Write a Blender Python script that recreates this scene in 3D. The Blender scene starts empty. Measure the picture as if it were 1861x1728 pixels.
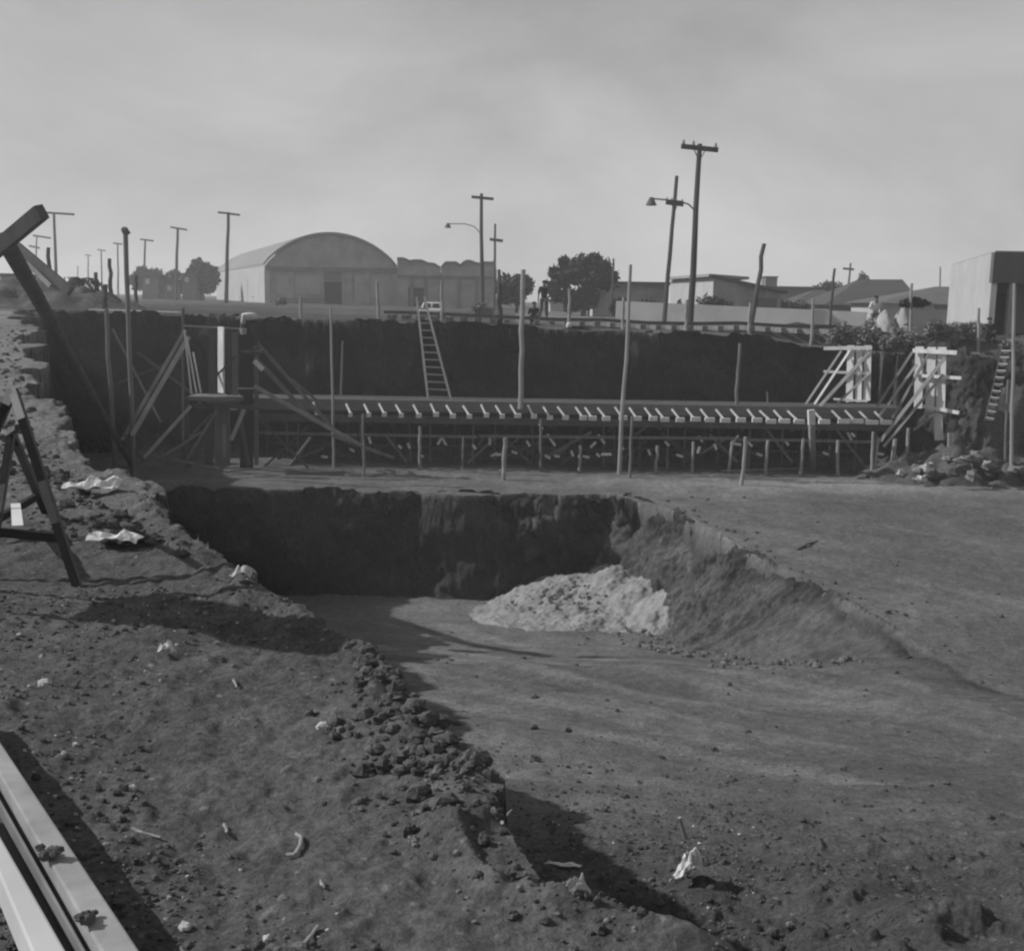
import bpy, math, random
import numpy as np
from mathutils import Vector, Matrix
random.seed(7)
R = math.radians
SC = bpy.context.scene
COL = SC.collection

# ------------------------------------------------------------ camera
CAM_Z = 1.6; FPX = 2000.0; PITCH = math.atan(321 / 2000.0); ROLL = R(1.0)
cd = bpy.data.cameras.new('camera'); cam = bpy.data.objects.new('camera', cd); COL.objects.link(cam)
cd.sensor_fit = 'HORIZONTAL'; cd.sensor_width = 36; cd.lens = 36 * FPX / 1861
cd.clip_start = 0.05; cd.clip_end = 6000
CROT = Matrix.Rotation(math.pi / 2 - PITCH, 3, 'X') @ Matrix.Rotation(ROLL, 3, 'Z')
cam.matrix_world = Matrix.Translation((0, 0, CAM_Z)) @ CROT.to_4x4()
SC.camera = cam
SC.render.resolution_x = 1024; SC.render.resolution_y = 950

# ------------------------------------------------------------ sky and sun
SUN_EL = R(36); SUN_A = R(7)            # sun far to the left, a little beyond the pit
w = bpy.data.worlds.new('World'); SC.world = w; w.use_nodes = True
N = w.node_tree.nodes; L = w.node_tree.links; N.clear()
out = N.new('ShaderNodeOutputWorld'); bg = N.new('ShaderNodeBackground'); L.new(bg.outputs[0], out.inputs[0])
sky = N.new('ShaderNodeTexSky'); sky.sky_type = 'NISHITA'; sky.sun_disc = False
sky.sun_elevation = SUN_EL; sky.sun_rotation = -(math.pi / 2 - SUN_A); sky.dust_density = 4
bw = N.new('ShaderNodeRGBToBW'); L.new(sky.outputs[0], bw.inputs[0])
mul = N.new('ShaderNodeMath'); mul.operation = 'MULTIPLY'; mul.inputs[1].default_value = 0.16; L.new(bw.outputs[0], mul.inputs[0])
tc = N.new('ShaderNodeTexCoord'); mp = N.new('ShaderNodeMapping'); mp.inputs['Scale'].default_value = (1.3, 1.3, 3.2)
mp.inputs['Location'].default_value = (0.5, 0.2, 0.1); mp.inputs['Rotation'].default_value = (0, R(-9), 0)
L.new(tc.outputs['Generated'], mp.inputs[0])
nz = N.new('ShaderNodeTexNoise'); nz.inputs['Scale'].default_value = 1.9; nz.inputs['Detail'].default_value = 8; nz.inputs['Roughness'].default_value = 0.6; nz.inputs['Distortion'].default_value = .3
L.new(mp.outputs[0], nz.inputs[0])
cr = N.new('ShaderNodeMapRange'); cr.inputs['From Min'].default_value = 0.3; cr.inputs['From Max'].default_value = 0.72
cr.inputs['To Min'].default_value = 3.1; cr.inputs['To Max'].default_value = 5.05; L.new(nz.outputs[0], cr.inputs[0])
ad = N.new('ShaderNodeMath'); ad.operation = 'ADD'; L.new(mul.outputs[0], ad.inputs[0]); L.new(cr.outputs[0], ad.inputs[1])
sx = N.new('ShaderNodeSeparateXYZ'); L.new(tc.outputs['Generated'], sx.inputs[0])
gr = N.new('ShaderNodeMapRange'); gr.inputs['From Min'].default_value = 0.0; gr.inputs['From Max'].default_value = 0.30
gr.inputs['To Min'].default_value = 1.33; gr.inputs['To Max'].default_value = 0.79; L.new(sx.outputs['Z'], gr.inputs[0])
gm = N.new('ShaderNodeMath'); gm.operation = 'MULTIPLY'; L.new(ad.outputs[0], gm.inputs[0]); L.new(gr.outputs[0], gm.inputs[1])
L.new(gm.outputs[0], bg.inputs[0]); bg.inputs[1].default_value = 0.10
sl = bpy.data.lights.new('sun', 'SUN'); sl.energy = 4.6; sl.angle = R(0.6); sl.color = (1, 1, 1)
so = bpy.data.objects.new('sun', sl); COL.objects.link(so)
sdir = Vector((-math.cos(SUN_EL) * math.cos(SUN_A), math.cos(SUN_EL) * math.sin(SUN_A), math.sin(SUN_EL)))
so.rotation_euler = sdir.to_track_quat('Z', 'Y').to_euler(); so.location = (-40, 10, 40)
SC.view_settings.view_transform = 'Standard'; SC.view_settings.look = 'None'
SC.view_settings.exposure = 0; SC.view_settings.gamma = 1; SC.view_settings.use_curve_mapping = False
SC.render.engine = 'CYCLES'
SC.cycles.pixel_filter_type = 'BLACKMAN_HARRIS'; SC.cycles.filter_width = 2.3
SC.cycles.volume_bounces = 1

# ------------------------------------------------------------ pixel -> world helpers (photo pixels, real distances)
def ray(px, py):
    return CROT @ Vector(((px - 930.5) / FPX, (864 - py) / FPX, -1))
def pt(px, py, Y):
    d = ray(px, py); return Vector((0, 0, CAM_Z)) + d * (Y / d.y)
def pz(px, py, z):
    d = ray(px, py); return Vector((0, 0, CAM_Z)) + d * ((z - CAM_Z) / d.z)

# ------------------------------------------------------------ noise
def _h(ix, iy, s):
    n = (ix.astype(np.int64) * 374761393 + iy.astype(np.int64) * 668265263 + s * 1442695041) & 0x7fffffff
    n = ((n ^ (n >> 13)) * 1274126177) & 0x7fffffff
    return ((n ^ (n >> 16)) & 0xffff) / 65535.0
def vn(x, y, s=0):
    ix = np.floor(x); iy = np.floor(y); fx = x - ix; fy = y - iy
    fx = fx * fx * fx * (fx * (fx * 6 - 15) + 10); fy = fy * fy * fy * (fy * (fy * 6 - 15) + 10)
    a = _h(ix, iy, s); b = _h(ix + 1, iy, s); c = _h(ix, iy + 1, s); d = _h(ix + 1, iy + 1, s)
    return ((a + (b - a) * fx) * (1 - fy) + (c + (d - c) * fx) * fy) * 2 - 1
def fbm(x, y, f, o=4, s=0, g=0.5):
    t = np.zeros_like(x); a = 1.0
    for k in range(o):
        c, sn = math.cos(k * 1.3 + .4), math.sin(k * 1.3 + .4)
        t += a * vn((x * c - y * sn) * f, (x * sn + y * c) * f, s + k * 17); a *= g; f *= 2.07
    return t
def ss(t): t = np.clip(t, 0, 1); return t * t * (3 - 2 * t)

# ------------------------------------------------------------ terrain
FLOOR = -5.0
wpx = [(1420, 1790), (1300, 1728), (1240, 1690), (1120, 1645), (1000, 1590), (940, 1530), (885, 1470), (905, 1425), (860, 1385), (800, 1335), (770, 1280), (720, 1235), (690, 1190), (560, 1120), (480, 1060), (330, 955), (240, 900)]
POLY = [(p.x, p.y) for p in (pz(a, b, 0) for a, b in wpx)]
POLY = [(3, -3), (1.6, 0.8)] + POLY + [(-5.0, 12), (-6.9, 16.5), (-12, 27.5), (-19.8, 45.5), (16.6, 45.5), (18.2, 44.6), (22.5, 43.2), (32, 40), (36, 20), (34, -3)]
EP = [pz(a, b, FLOOR) for a, b in [(1125, 903), (1212, 925), (1280, 962), (1390, 1022), (1540, 1100), (1640, 1160), (1730, 1215)]]
EX = np.array([p.x for p in EP][::-1]); EY = np.array([p.y for p in EP][::-1])
def H(x, y, full=False):
    x = np.asarray(x, float); y = np.asarray(y, float)
    d = np.hypot(x, y)
    far = ss((y - 12) / 28)
    U = far * (0.46 - 0.018 * np.clip(x, -20, 20)) - .5 * ss((x - 9) / 5) * ss((50 - y) / 2.5) * far
    U = U * (1 - 0.25 * ss((d - 60) / 60))
    amp = np.clip(d / 30, 0.05, 1) * 0.55
    amp = np.where((y > 40) & (x > -16) & (x < 15), 0.16, amp)
    hf = np.where(y > 30, .2, .5); wx = x + amp * fbm(x, y, 0.45, 3, 3) + np.clip(amp, 0.03, .2) * hf * fbm(x, y, 2.3, 3, 5)
    wy = y + amp * fbm(x, y, 0.45, 3, 11) + np.clip(amp, 0.03, .2) * hf * fbm(x, y, 2.3, 3, 13)
    sd = np.full_like(x, 1e9); ins = np.zeros(x.shape, bool); n = len(POLY)
    for i in range(n):
        ax, ay = POLY[i]; bx, by = POLY[(i + 1) % n]
        ex, ey = bx - ax, by - ay
        t = np.clip(((wx - ax) * ex + (wy - ay) * ey) / (ex * ex + ey * ey), 0, 1)
        sd = np.minimum(sd, np.hypot(wx - ax - t * ex, wy - ay - t * ey))
        c = ((ay > wy) != (by > wy)) & (wx < (bx - ax) * (wy - ay) / (by - ay + 1e-12) + ax)
        ins ^= c
    sd = np.where(ins, sd, -sd)
    Rm = np.interp(y + 0.5 * fbm(x, y, .15, 2, 31), [-5, 0, 3, 8, 17, 19.5, 24, 30, 34, 60], [-.3, -.45, -.75, -2.4, -4.7, -5.03, -6.5, -8.1, -8.55, -8.6])
    Rm = Rm - 0.25 * np.exp(-((x - .8) / .9) ** 2 - ((y - 4.6) / 1.6) ** 2)
    floor = np.maximum(Rm, FLOOR)
    vx = x; vy = y
    xe = np.interp(vy, EY, EX) + 0.05 * fbm(x, y, 0.9, 3, 41) + .14
    wE = np.clip(0.3 + (33.5 - wy) * 0.11, 0.3, 1.2)
    sE = (xe - vx) * 0.85
    sN = 37.0 - (wy + 0.35 * fbm(x, y, 0.7, 3, 43) * ss((x + 4) / 4))
    deep = np.minimum((1 - (1 - np.clip(sE / wE, 0, 1)) ** 1.7), np.clip(sN / 0.45, 0, 1))
    F = floor + (Rm - floor) * deep * (Rm < FLOOR)
    ww = np.clip(d * 0.03, 0.14, 0.55)
    ww = np.where(x > 15.5, 1.9, ww)
    t = np.clip(sd / ww, 0, 1)
    t = np.where(x > 15.5, ss(t), t ** 0.8)
    # the near bank keeps a rough slumped foot
    z = U + (F - U) * t
    z -= 0.34 * np.exp(-((sd - 0.42) / .36) ** 4) * ss((7.0 - y) / 1.5) * (sd > 0) * ss((y - 1.8) / .8)
    wallness = np.clip(1 - np.abs(t - .5) * 2, 0, 1)
    up = t < 0.02
    # relief
    na = np.clip(1.2 - d / 30, 0.15, 1)
    z += np.where(sd < 0, (0.05 * fbm(x, y, 0.8, 3, 51) + 0.016 * np.abs(fbm(x, y, 4.5, 4, 53)) * na + 0.010 * fbm(x, y, 13, 2, 57, .5) * na), 0)
    clod = np.clip(fbm(x, y, 7.0, 3, 61) - 0.25, 0, 1) * 0.06 + np.clip(fbm(x, y, 2.2, 3, 67), -.4, 1) * 0.06
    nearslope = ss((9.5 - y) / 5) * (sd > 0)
    z += clod * (sd > 0) * (0.25 + 1.0 * nearslope) 
    z += (deep > .02) * (deep < .98) * (sd > 1) * (sE < 3) * .13 * fbm(x, y, 1.1, 4, 123, .5) * ss((y - 19) / 4)
    z += (sd > 0) * t * (0.06 * fbm(x, y, 0.35, 3, 71) + 0.018 * fbm(x, y, 1.6, 4, 73))
    # rim of thrown up clods along the near edge
    rim = np.exp(-((sd + 0.12) / (0.09 + d * 0.012)) ** 2) * (d < 22)
    z += rim * (0.035 + 0.05 * np.clip(fbm(x, y, 5.0, 3, 81) + .2, 0, 1.2))
    # rough bank at far right
    bank = (x > 14.5) * (sd > 0) * (t < 0.99)
    z += bank * 0.5 * fbm(x, y, 1.1, 5, 91, .6)
    z += ((x > 9) & (y > 47) & (y < 62) & (sd < 0)) * ss((y - 47) / 2) * 0.5 * ss((x - 9) / 5) * ss((60 - y) / 8) * (0.6 + 0.5 * fbm(x, y, .35, 3, 93))
    # wheel ruts on the ramp, running down into the pit
    q = x * 0.77 + (y - 20) * 0.64
    z += (sd > 0.5) * (F > -8.4) * (y < 33) * 0.035 * fbm(q * 1.0, y * 0.06, 1.6, 3, 97) * ss((y - 8) / 6)
    if not full: return z
    # soil tone: 0..1 (dark -> pale, darker on the cut walls)
    tone = np.where(sd < 0, 0.47 + 0.14 * fbm(x, y, .5, 3, 101), 0.47 + .05 * fbm(x, y, .3, 3, 103))
    wn = fbm(x + y * .4, z * 1.5, .55, 5, 131, .6)
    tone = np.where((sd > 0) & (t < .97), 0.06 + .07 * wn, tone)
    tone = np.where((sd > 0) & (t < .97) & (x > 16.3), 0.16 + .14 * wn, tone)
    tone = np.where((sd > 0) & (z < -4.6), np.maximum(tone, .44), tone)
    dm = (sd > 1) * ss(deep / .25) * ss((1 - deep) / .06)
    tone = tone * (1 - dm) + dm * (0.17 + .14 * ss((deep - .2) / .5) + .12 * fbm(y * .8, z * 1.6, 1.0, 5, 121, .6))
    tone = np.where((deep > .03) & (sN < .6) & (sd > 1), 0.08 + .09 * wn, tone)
    dry = ss((fbm(x * .4, y, .22, 3, 107) + .25) / .6)
    tone = tone + np.where((sd > 0) & (t >= .97), dry * 0.08, 0)
    streak = np.clip(fbm(q, y * .05, 1.1, 3, 97), 0, 1)
    tone += (sd > 0.5) * (y < 33) * (y > 10) * 0.30 * streak * (.4 + .6 * ss((9 - x) / 6))
    tone += np.exp(-((x - 12) / 9) ** 2 - ((y - 40.2) / 1.3) ** 2) * .40 * (sd > 0) * (t > .97)
    tone += .22 * np.exp(-((x + 2.2) / 2.2) ** 2 - ((y - 35.4) / .9) ** 2) * (sd > 1) + .12 * np.exp(-((x - 1) / 4.5) ** 2 - ((y - 30.6) / 1.0) ** 2)
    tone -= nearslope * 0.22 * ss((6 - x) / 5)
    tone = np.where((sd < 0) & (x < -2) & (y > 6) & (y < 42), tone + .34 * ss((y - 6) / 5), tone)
    tone = np.where((y > 46.5) & (sd < 0) , 0.30 + .12 * fbm(x, y * 3, .06, 3, 109), tone)
    tone = np.where((y > 54) & (x > 0) & (y < 130), 0.62 + .15 * fbm(x, y, .12, 3, 111), tone)
    return z, np.clip(tone, 0.02, 1)
def hz(x, y): return float(H(np.array([x]), np.array([y]))[0])

# ------------------------------------------------------------ materials
MATS = {}; ALB = 0.72
def mat(name, a, b=None, scale=4.0, detail=5, rough=0.92, bump=0.0, bscale=None, stretch=None, spec=0.15, coord='Object', metal=0.0):
    if name in MATS: return MATS[name]
    m = bpy.data.materials.new(name); m.use_nodes = True; T = m.node_tree; n = T.nodes; l = T.links
    p = n['Principled BSDF']; p.inputs['Roughness'].default_value = rough; p.inputs['Specular IOR Level'].default_value = spec
    p.inputs['Metallic'].default_value = metal
    b = a * .75 if b is None else b
    a *= ALB; b *= ALB
    tcn = n.new('ShaderNodeTexCoord'); mpn = n.new('ShaderNodeMapping'); l.new(tcn.outputs[coord], mpn.inputs[0])
    if stretch: mpn.inputs['Scale'].default_value = stretch
    nn = n.new('ShaderNodeTexNoise'); nn.inputs['Scale'].default_value = scale; nn.inputs['Detail'].default_value = detail; nn.inputs['Roughness'].default_value = .6
    l.new(mpn.outputs[0], nn.inputs[0])
    mr = n.new('ShaderNodeMapRange'); mr.inputs['From Min'].default_value = .3; mr.inputs['From Max'].default_value = .7
    mr.inputs['To Min'].default_value = b; mr.inputs['To Max'].default_value = a; l.new(nn.outputs[0], mr.inputs[0])
    l.new(mr.outputs[0], p.inputs['Base Color'])
    if bump:
        nb = n.new('ShaderNodeTexNoise'); nb.inputs['Scale'].default_value = bscale or scale * 4; nb.inputs['Detail'].default_value = 6
        l.new(mpn.outputs[0], nb.inputs[0]); bp = n.new('ShaderNodeBump'); bp.inputs['Strength'].default_value = 1; bp.inputs['Distance'].default_value = bump
        l.new(nb.outputs[0], bp.inputs['Height']); l.new(bp.outputs[0], p.inputs['Normal'])
    MATS[name] = m; return m
m_soil = bpy.data.materials.new('soil'); m_soil.use_nodes = True
def build_soil():
    T = m_soil.node_tree; n = T.nodes; l = T.links; p = n['Principled BSDF']; p.inputs['Roughness'].default_value = 1; p.inputs['Specular IOR Level'].default_value = 0.05
    at = n.new('ShaderNodeAttribute'); at.attribute_name = 'tone'
    tcn = n.new('ShaderNodeTexCoord')
    def noise(sc, det, rg=.6):
        q = n.new('ShaderNodeTexNoise'); q.inputs['Scale'].default_value = sc; q.inputs['Detail'].default_value = det; q.inputs['Roughness'].default_value = rg
        l.new(tcn.outputs['Object'], q.inputs[0]); return q.outputs[0]
    def mth(op, a, b):
        q = n.new('ShaderNodeMath'); q.operation = op
        for i, v in enumerate((a, b)):
            if isinstance(v, (int, float)): q.inputs[i].default_value = v
            else: l.new(v, q.inputs[i])
        return q.outputs[0]
    def rng(v, a, b, c, d):
        q = n.new('ShaderNodeMapRange'); q.inputs['From Min'].default_value = a; q.inputs['From Max'].default_value = b; q.inputs['To Min'].default_value = c; q.inputs['To Max'].default_value = d
        l.new(v, q.inputs[0]); return q.outputs[0]
    base = rng(at.outputs['Fac'], 0, 1, 0.015, 0.215)
    v = mth('MULTIPLY', base, rng(noise(0.7, 5), .3, .7, .78, 1.22))
    v = mth('MULTIPLY', v, rng(noise(5.5, 6, .7), .3, .7, .68, 1.32))
    v = mth('MULTIPLY', v, rng(noise(34, 6, .8), .3, .7, .45, 1.6))
    spk = rng(noise(21, 2, .4), .68, .75, 0, .12)
    v = mth('ADD', v, spk)
    l.new(v, p.inputs['Base Color'])
    hh = mth('ADD', mth('MULTIPLY', noise(7, 9, .72), 0.09), mth('MULTIPLY', noise(45, 6, .75), 0.03))
    bp = n.new('ShaderNodeBump'); bp.inputs['Strength'].default_value = .9; bp.inputs['Distance'].default_value = 1.0
    l.new(hh, bp.inputs['Height']); l.new(bp.outputs[0], p.inputs['Normal'])
build_soil()
M_dark = mat('old_timber', .13, .07, 3, bump=.004, stretch=(1, 1, .25))
M_grey = mat('weathered_timber', .27, .15, 3, bump=.004, stretch=(1, 1, .25))
M_pole = mat('pole_timber', .11, .06, 2, bump=.004, stretch=(1, 1, .2))
M_lite = mat('light_timber', .42, .28, 3, bump=.003, stretch=(1, 1, .25))
M_pale = mat('new_timber', .95, .68, 5, bump=.002, stretch=(1, 1, .25))
M_white = mat('white_cloth', .78, .62, 8, bump=.006)
M_paint = mat('white_paint', .75, .62, 6)
M_plaster = mat('white_plaster', .50, .40, .5, bump=.01)
M_render = mat('grey_render', .46, .24, .55, detail=8, bump=.02)
M_render2 = mat('stained_render', .24, .13, .5, bump=.02)
M_block = mat('pale_block', .55, .4, .6)
M_roof = mat('roof_sheet', .10, .07, .8)
M_roofl = mat('light_roof_sheet', .35, .27, .8)
M_hroof = mat('arched_roof_sheet', .30, .22, .3)
M_open = mat('dark_interior', .02, .015, 1)
M_leaf = mat('leaves', .075, .035, 1.5)
M_leafd = mat('dry_leaves', .32, .14, 1.5)
M_bark = mat('bark', .09, .05, 4)
M_steel = mat('rusty_steel', .10, .05, 5, rough=.6, spec=.4)
M_glass = mat('glass', .05, .04, 3, rough=.1, spec=.5)
M_rub = mat('tyre_rubber', .03, .02, 3)
M_rock = mat('rock', .28, .13, 6, bump=.01)
M_rockp = mat('pale_rock', .6, .42, 6, bump=.01)
M_clod = mat('soil_clod', .14, .06, 9, bump=.01)
M_sand = mat('pale_sand', .38, .18, 2.2, detail=9, bump=.05, bscale=7)
M_skin = mat('skin', .22, .18, 4)
M_shirt = mat('white_shirt', .72, .6, 6)
M_dcl = mat('dark_clothing', .05, .03, 6)
M_gcl = mat('grey_clothing', .16, .11, 6)
M_ins = mat('insulator', .35, .25, 6, rough=.4)
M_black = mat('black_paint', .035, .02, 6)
M_gpaint = mat('grey_paint', .16, .11, 6)

# ------------------------------------------------------------ mesh builder
class MB:
    def __init__(s): s.v = []; s.f = []
    def add(s, vs, fs):
        o = len(s.v); s.v += [tuple(p) for p in vs]; s.f += [tuple(i + o for i in f) for f in fs]; return s
    def cyl(s, p0, p1, r0, r1=None, n=8, wob=0.0, seg=1):
        p0 = Vector(p0); p1 = Vector(p1); r1 = r0 if r1 is None else r1
        d = (p1 - p0).normalized(); a = d.orthogonal().normalized(); b = d.cross(a)
        vs = []; L_ = (p1 - p0).length
        for k in range(seg + 1):
            t = k / seg; c = p0.lerp(p1, t)
            if 0 < k < seg: c += a * random.uniform(-wob, wob) + b * random.uniform(-wob, wob)
            r = r0 + (r1 - r0) * t
            for i in range(n):
                th = 2 * math.pi * i / n; vs.append(c + (a * math.cos(th) + b * math.sin(th)) * r)
        fs = [(k * n + i, k * n + (i + 1) % n, (k + 1) * n + (i + 1) % n, (k + 1) * n + i) for k in range(seg) for i in range(n)]
        fs += [tuple(range(n - 1, -1, -1)), tuple(range(seg * n, seg * n + n))]
        return s.add(vs, fs)
    def bar(s, p0, p1, w, t, side=(0, 1, 0)):       # rectangular timber; t measured along 'side'
        p0 = Vector(p0); p1 = Vector(p1); d = (p1 - p0).normalized(); sd = Vector(side)
        b = (sd - d * sd.dot(d)).normalized(); a = d.cross(b)
        vs = [p + a * (w / 2 * i) + b * (t / 2 * j) for p in (p0, p1) for i, j in ((-1, -1), (1, -1), (1, 1), (-1, 1))]
        return s.add(vs, [(3, 2, 1, 0), (4, 5, 6, 7), (0, 1, 5, 4), (1, 2, 6, 5), (2, 3, 7, 6), (3, 0, 4, 7)])
    def box(s, x0, x1, y0, y1, z0, z1):
        vs = [(x0, y0, z0), (x1, y0, z0), (x1, y1, z0), (x0, y1, z0), (x0, y0, z1), (x1, y0, z1), (x1, y1, z1), (x0, y1, z1)]
        return s.add(vs, [(3, 2, 1, 0), (4, 5, 6, 7), (0, 1, 5, 4), (1, 2, 6, 5), (2, 3, 7, 6), (3, 0, 4, 7)])
    def prism(s, outline, d):                         # closed outline (3D points) extruded by vector d
        n = len(outline); d = Vector(d); o = [Vector(p) for p in outline]
        return s.add(o + [p + d for p in o], [tuple(range(n - 1, -1, -1)), tuple(range(n, 2 * n))] + [(i, (i + 1) % n, n + (i + 1) % n, n + i) for i in range(n)])
    def rock(s, c, r, sq=(1, 1, .7), n=7, m=5, j=.25):
        vs = []; rs = random
        off = rs.random() * 6
        for k in range(1, m):
            ph = math.pi * k / m
            for i in range(n):
                th = 2 * math.pi * i / n + off; rr = r * (1 + rs.uniform(-j, j))
                vs.append((c[0] + rr * sq[0] * math.sin(ph) * math.cos(th), c[1] + rr * sq[1] * math.sin(ph) * math.sin(th), c[2] + rr * sq[2] * math.cos(ph)))
        vs += [(c[0], c[1], c[2] + r * sq[2]), (c[0], c[1], c[2] - r * sq[2])]
        t = (m - 1) * n
        fs = [(k * n + i, (k + 1) * n + i, (k + 1) * n + (i + 1) % n, k * n + (i + 1) % n) for k in range(m - 2) for i in range(n)]
        fs += [(t, i, (i + 1) % n) for i in range(n)] + [(t + 1, (m - 2) * n + (i + 1) % n, (m - 2) * n + i) for i in range(n)]
        return s.add(vs, fs)
    def build(s, name, m, parent=None, smooth=False):
        me = bpy.data.meshes.new(name)
        o0 = Vector((0, 0, 0))
        if parent is not None: o0 = Vector(parent['_org'])
        loc = Vector((0, 0, 0))
        if parent is None and s.v:
            loc = Vector((sum(v[0] for v in s.v) / len(s.v), sum(v[1] for v in s.v) / len(s.v), min(v[2] for v in s.v)))
            o0 = loc
        me.from_pydata([tuple(Vector(v) - o0) for v in s.v], [], s.f); me.materials.append(m)
        if smooth:
            me.polygons.foreach_set('use_smooth', [True] * len(me.polygons))
        me.update()
        o = bpy.data.objects.new(name, me); COL.objects.link(o)
        if parent is not None:
            o.parent = parent; o['_org'] = tuple(o0)
        else: o.location = loc; o['_org'] = tuple(loc)
        return o
def tag(o, label=None, cat=None, group=None, kind=None):
    if label: o['label'] = label
    if cat: o['category'] = cat
    if group: o['group'] = group
    if kind: o['kind'] = kind
    return o
def thing(name, loc, label, cat, group=None):
    o = bpy.data.objects.new(name, None); COL.objects.link(o); o.location = loc; o['_org'] = tuple(loc); o.empty_display_size = .2
    return tag(o, label, cat, group)

# ------------------------------------------------------------ ground sheet
def build_ground():
    A = np.radians(np.concatenate([np.linspace(-75, -29, 110, endpoint=False), np.linspace(-29, 31, 880, endpoint=False), np.linspace(31, 75, 90)]))
    r = np.concatenate([np.linspace(-2.5, 2.0, 50, endpoint=False), np.geomspace(2.0, 34, 760, endpoint=False), np.linspace(34, 36.3, 24, endpoint=False), np.linspace(36.3, 37.6, 75, endpoint=False), np.linspace(37.6, 45.05, 60, endpoint=False), np.linspace(45.05, 46.3, 60, endpoint=False), np.linspace(46.3, 50, 25, endpoint=False), np.geomspace(50, 470, 80)])
    A = np.radians(np.concatenate([np.linspace(-66, -29, 90, endpoint=False), np.linspace(-29, 31, 880, endpoint=False), np.linspace(31, 66, 80)]))
    rr, aa = np.meshgrid(r, A, indexing='ij'); x = np.maximum(rr, 1.6) * np.tan(aa); y = rr
    z, tone = H(x, y, True)
    # rough cut faces: push wall vertices in and out by a noise on the face itself
    U_ = H(x, np.full_like(y, 47.0)); w1 = (np.abs(y - 45.6) < .65) * ss((U_ - .15 - z) / .5) * ss((z + 4.9) / .4)
    w2 = (np.abs(y - 37.0) < .7) * (x < 6) * ss((-5.05 - z) / .25) * ss((z + 8.5) / .4)
    f1 = fbm(x, z * 1.3, .55, 5, 301, .6); f2 = fbm(x, z * 1.2, .8, 5, 311, .6)
    y = y - w1 * (.16 * f1 + .05) - w2 * (.16 + .34 * ss((x + 2.5) / 3)) * (f2 + .2)
    nr, na = x.shape; me = bpy.data.meshes.new('ground')
    me.vertices.add(nr * na); me.vertices.foreach_set('co', np.stack([x, y, z], -1).astype(np.float32).ravel())
    i = np.arange((nr - 1) * (na - 1)); a = (i // (na - 1)) * na + i % (na - 1)
    q = np.stack([a, a + na, a + na + 1, a + 1], -1)[:, ::-1].astype(np.int32)
    me.loops.add(q.size); me.loops.foreach_set('vertex_index', q.ravel())
    me.polygons.add(len(q)); me.polygons.foreach_set('loop_start', np.arange(0, q.size, 4, dtype=np.int32))
    me.update(calc_edges=True)
    me.polygons.foreach_set('use_smooth', [True] * len(q))
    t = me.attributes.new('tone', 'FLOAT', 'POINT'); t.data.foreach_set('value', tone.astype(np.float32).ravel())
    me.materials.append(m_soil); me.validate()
    if me.polygons[0].normal.z < 0: me.flip_normals()
    o = bpy.data.objects.new('ground', me); COL.objects.link(o); o['kind'] = 'structure'
build_ground()

# broken faces of the excavation: rough skins of earth hung from the lip of each cut
def cut_face(name, top, bot, n, m, amp, freq, tonef, seed, out_dir):
    # top / bot: functions of u in 0..1 -> (x, y, z); displaced along out_dir by noise living on the face
    u = np.linspace(0, 1, n); v = np.linspace(0, 1, m)
    T = np.array([top(a) for a in u]); B = np.array([bot(a) for a in u])
    Ls = np.concatenate([[0], np.cumsum(np.hypot(*(np.diff(T[:, :2], axis=0).T)))])
    hgt = np.linalg.norm(T - B, axis=1)
    S, V = np.meshgrid(Ls, v, indexing='ij'); Hh = hgt[:, None] * V
    lip = .16 * fbm(S, S * 0 + 3.3, 1.3, 4, seed + 50, .6)
    P = T[:, None, :] * (1 - V[..., None]) + B[:, None, :] * V[..., None]
    env = np.minimum(ss(V / .05) * .65 + .35, 1) * (1 - .5 * ss((V - .9) / .1))
    rid = 1 - np.abs(fbm(S, Hh * .55, freq, 5, seed, .58))
    d = (amp if np.isscalar(amp) else amp(S, Hh, P)) * (fbm(S, Hh * .8, freq * .5, 5, seed + 7, .6) * .9 + (rid - .6) * .7) * env
    od = np.array(out_dir, float); od /= np.linalg.norm(od)
    P = P + (d + (.1 if name == 'cut_bank' else 0) * ss(V / .1))[..., None] * od
    P[..., 2] += (1 - ss(V / .12)) * np.clip(lip, -.12, .10)
    mb = MB(); mb.v = [tuple(q) for q in P.reshape(-1, 3)]
    mb.f = [(i * m + j, (i + 1) * m + j, (i + 1) * m + j + 1, i * m + j + 1) for i in range(n - 1) for j in range(m - 1)]
    o = mb.build(name, m_soil, smooth=True)
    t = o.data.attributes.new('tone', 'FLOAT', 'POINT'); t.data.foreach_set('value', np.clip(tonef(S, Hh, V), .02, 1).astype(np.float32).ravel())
    o['kind'] = 'structure'; return o
def floor_z(x, y): return hz(x, y)
def eT(u):
    y = 36.9 - u * 16.2; return (float(np.interp(y, EY, EX)) + .2 + .12 * math.sin(u * 23) + .1 * math.sin(u * 51), y, FLOOR + .03 - .2 * max(0, u - .75) / .25)
def eB(u):
    y = 36.9 - u * 16.2; w_ = .8 + min(2.1, max(0, 33.5 - y) * .19); y2 = y - .3
    x = float(np.interp(y, EY, EX)) - w_ * (1 - .5 * max(0, u - .7) / .3)
    return (x, y2, float(np.interp(y2, [17, 19.5, 24, 30, 34, 60], [-4.7, -5.03, -6.5, -8.1, -8.55, -8.6])) - .15 - .2 * max(0, u - .75) / .25)
cut_face('cut_bank', eT, eB, 620, 90, lambda S, Hh, P: .34 * (1 - .75 * ss((S - 10) / 6)), .95, lambda S, Hh, V: .17 + .03 * ss((S - 9) / 6) + .17 * ss((V - .08) / .2) + .10 * fbm(S, Hh, 1.2, 5, 141, .6), 401, (-.85, -.15, .45))
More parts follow.
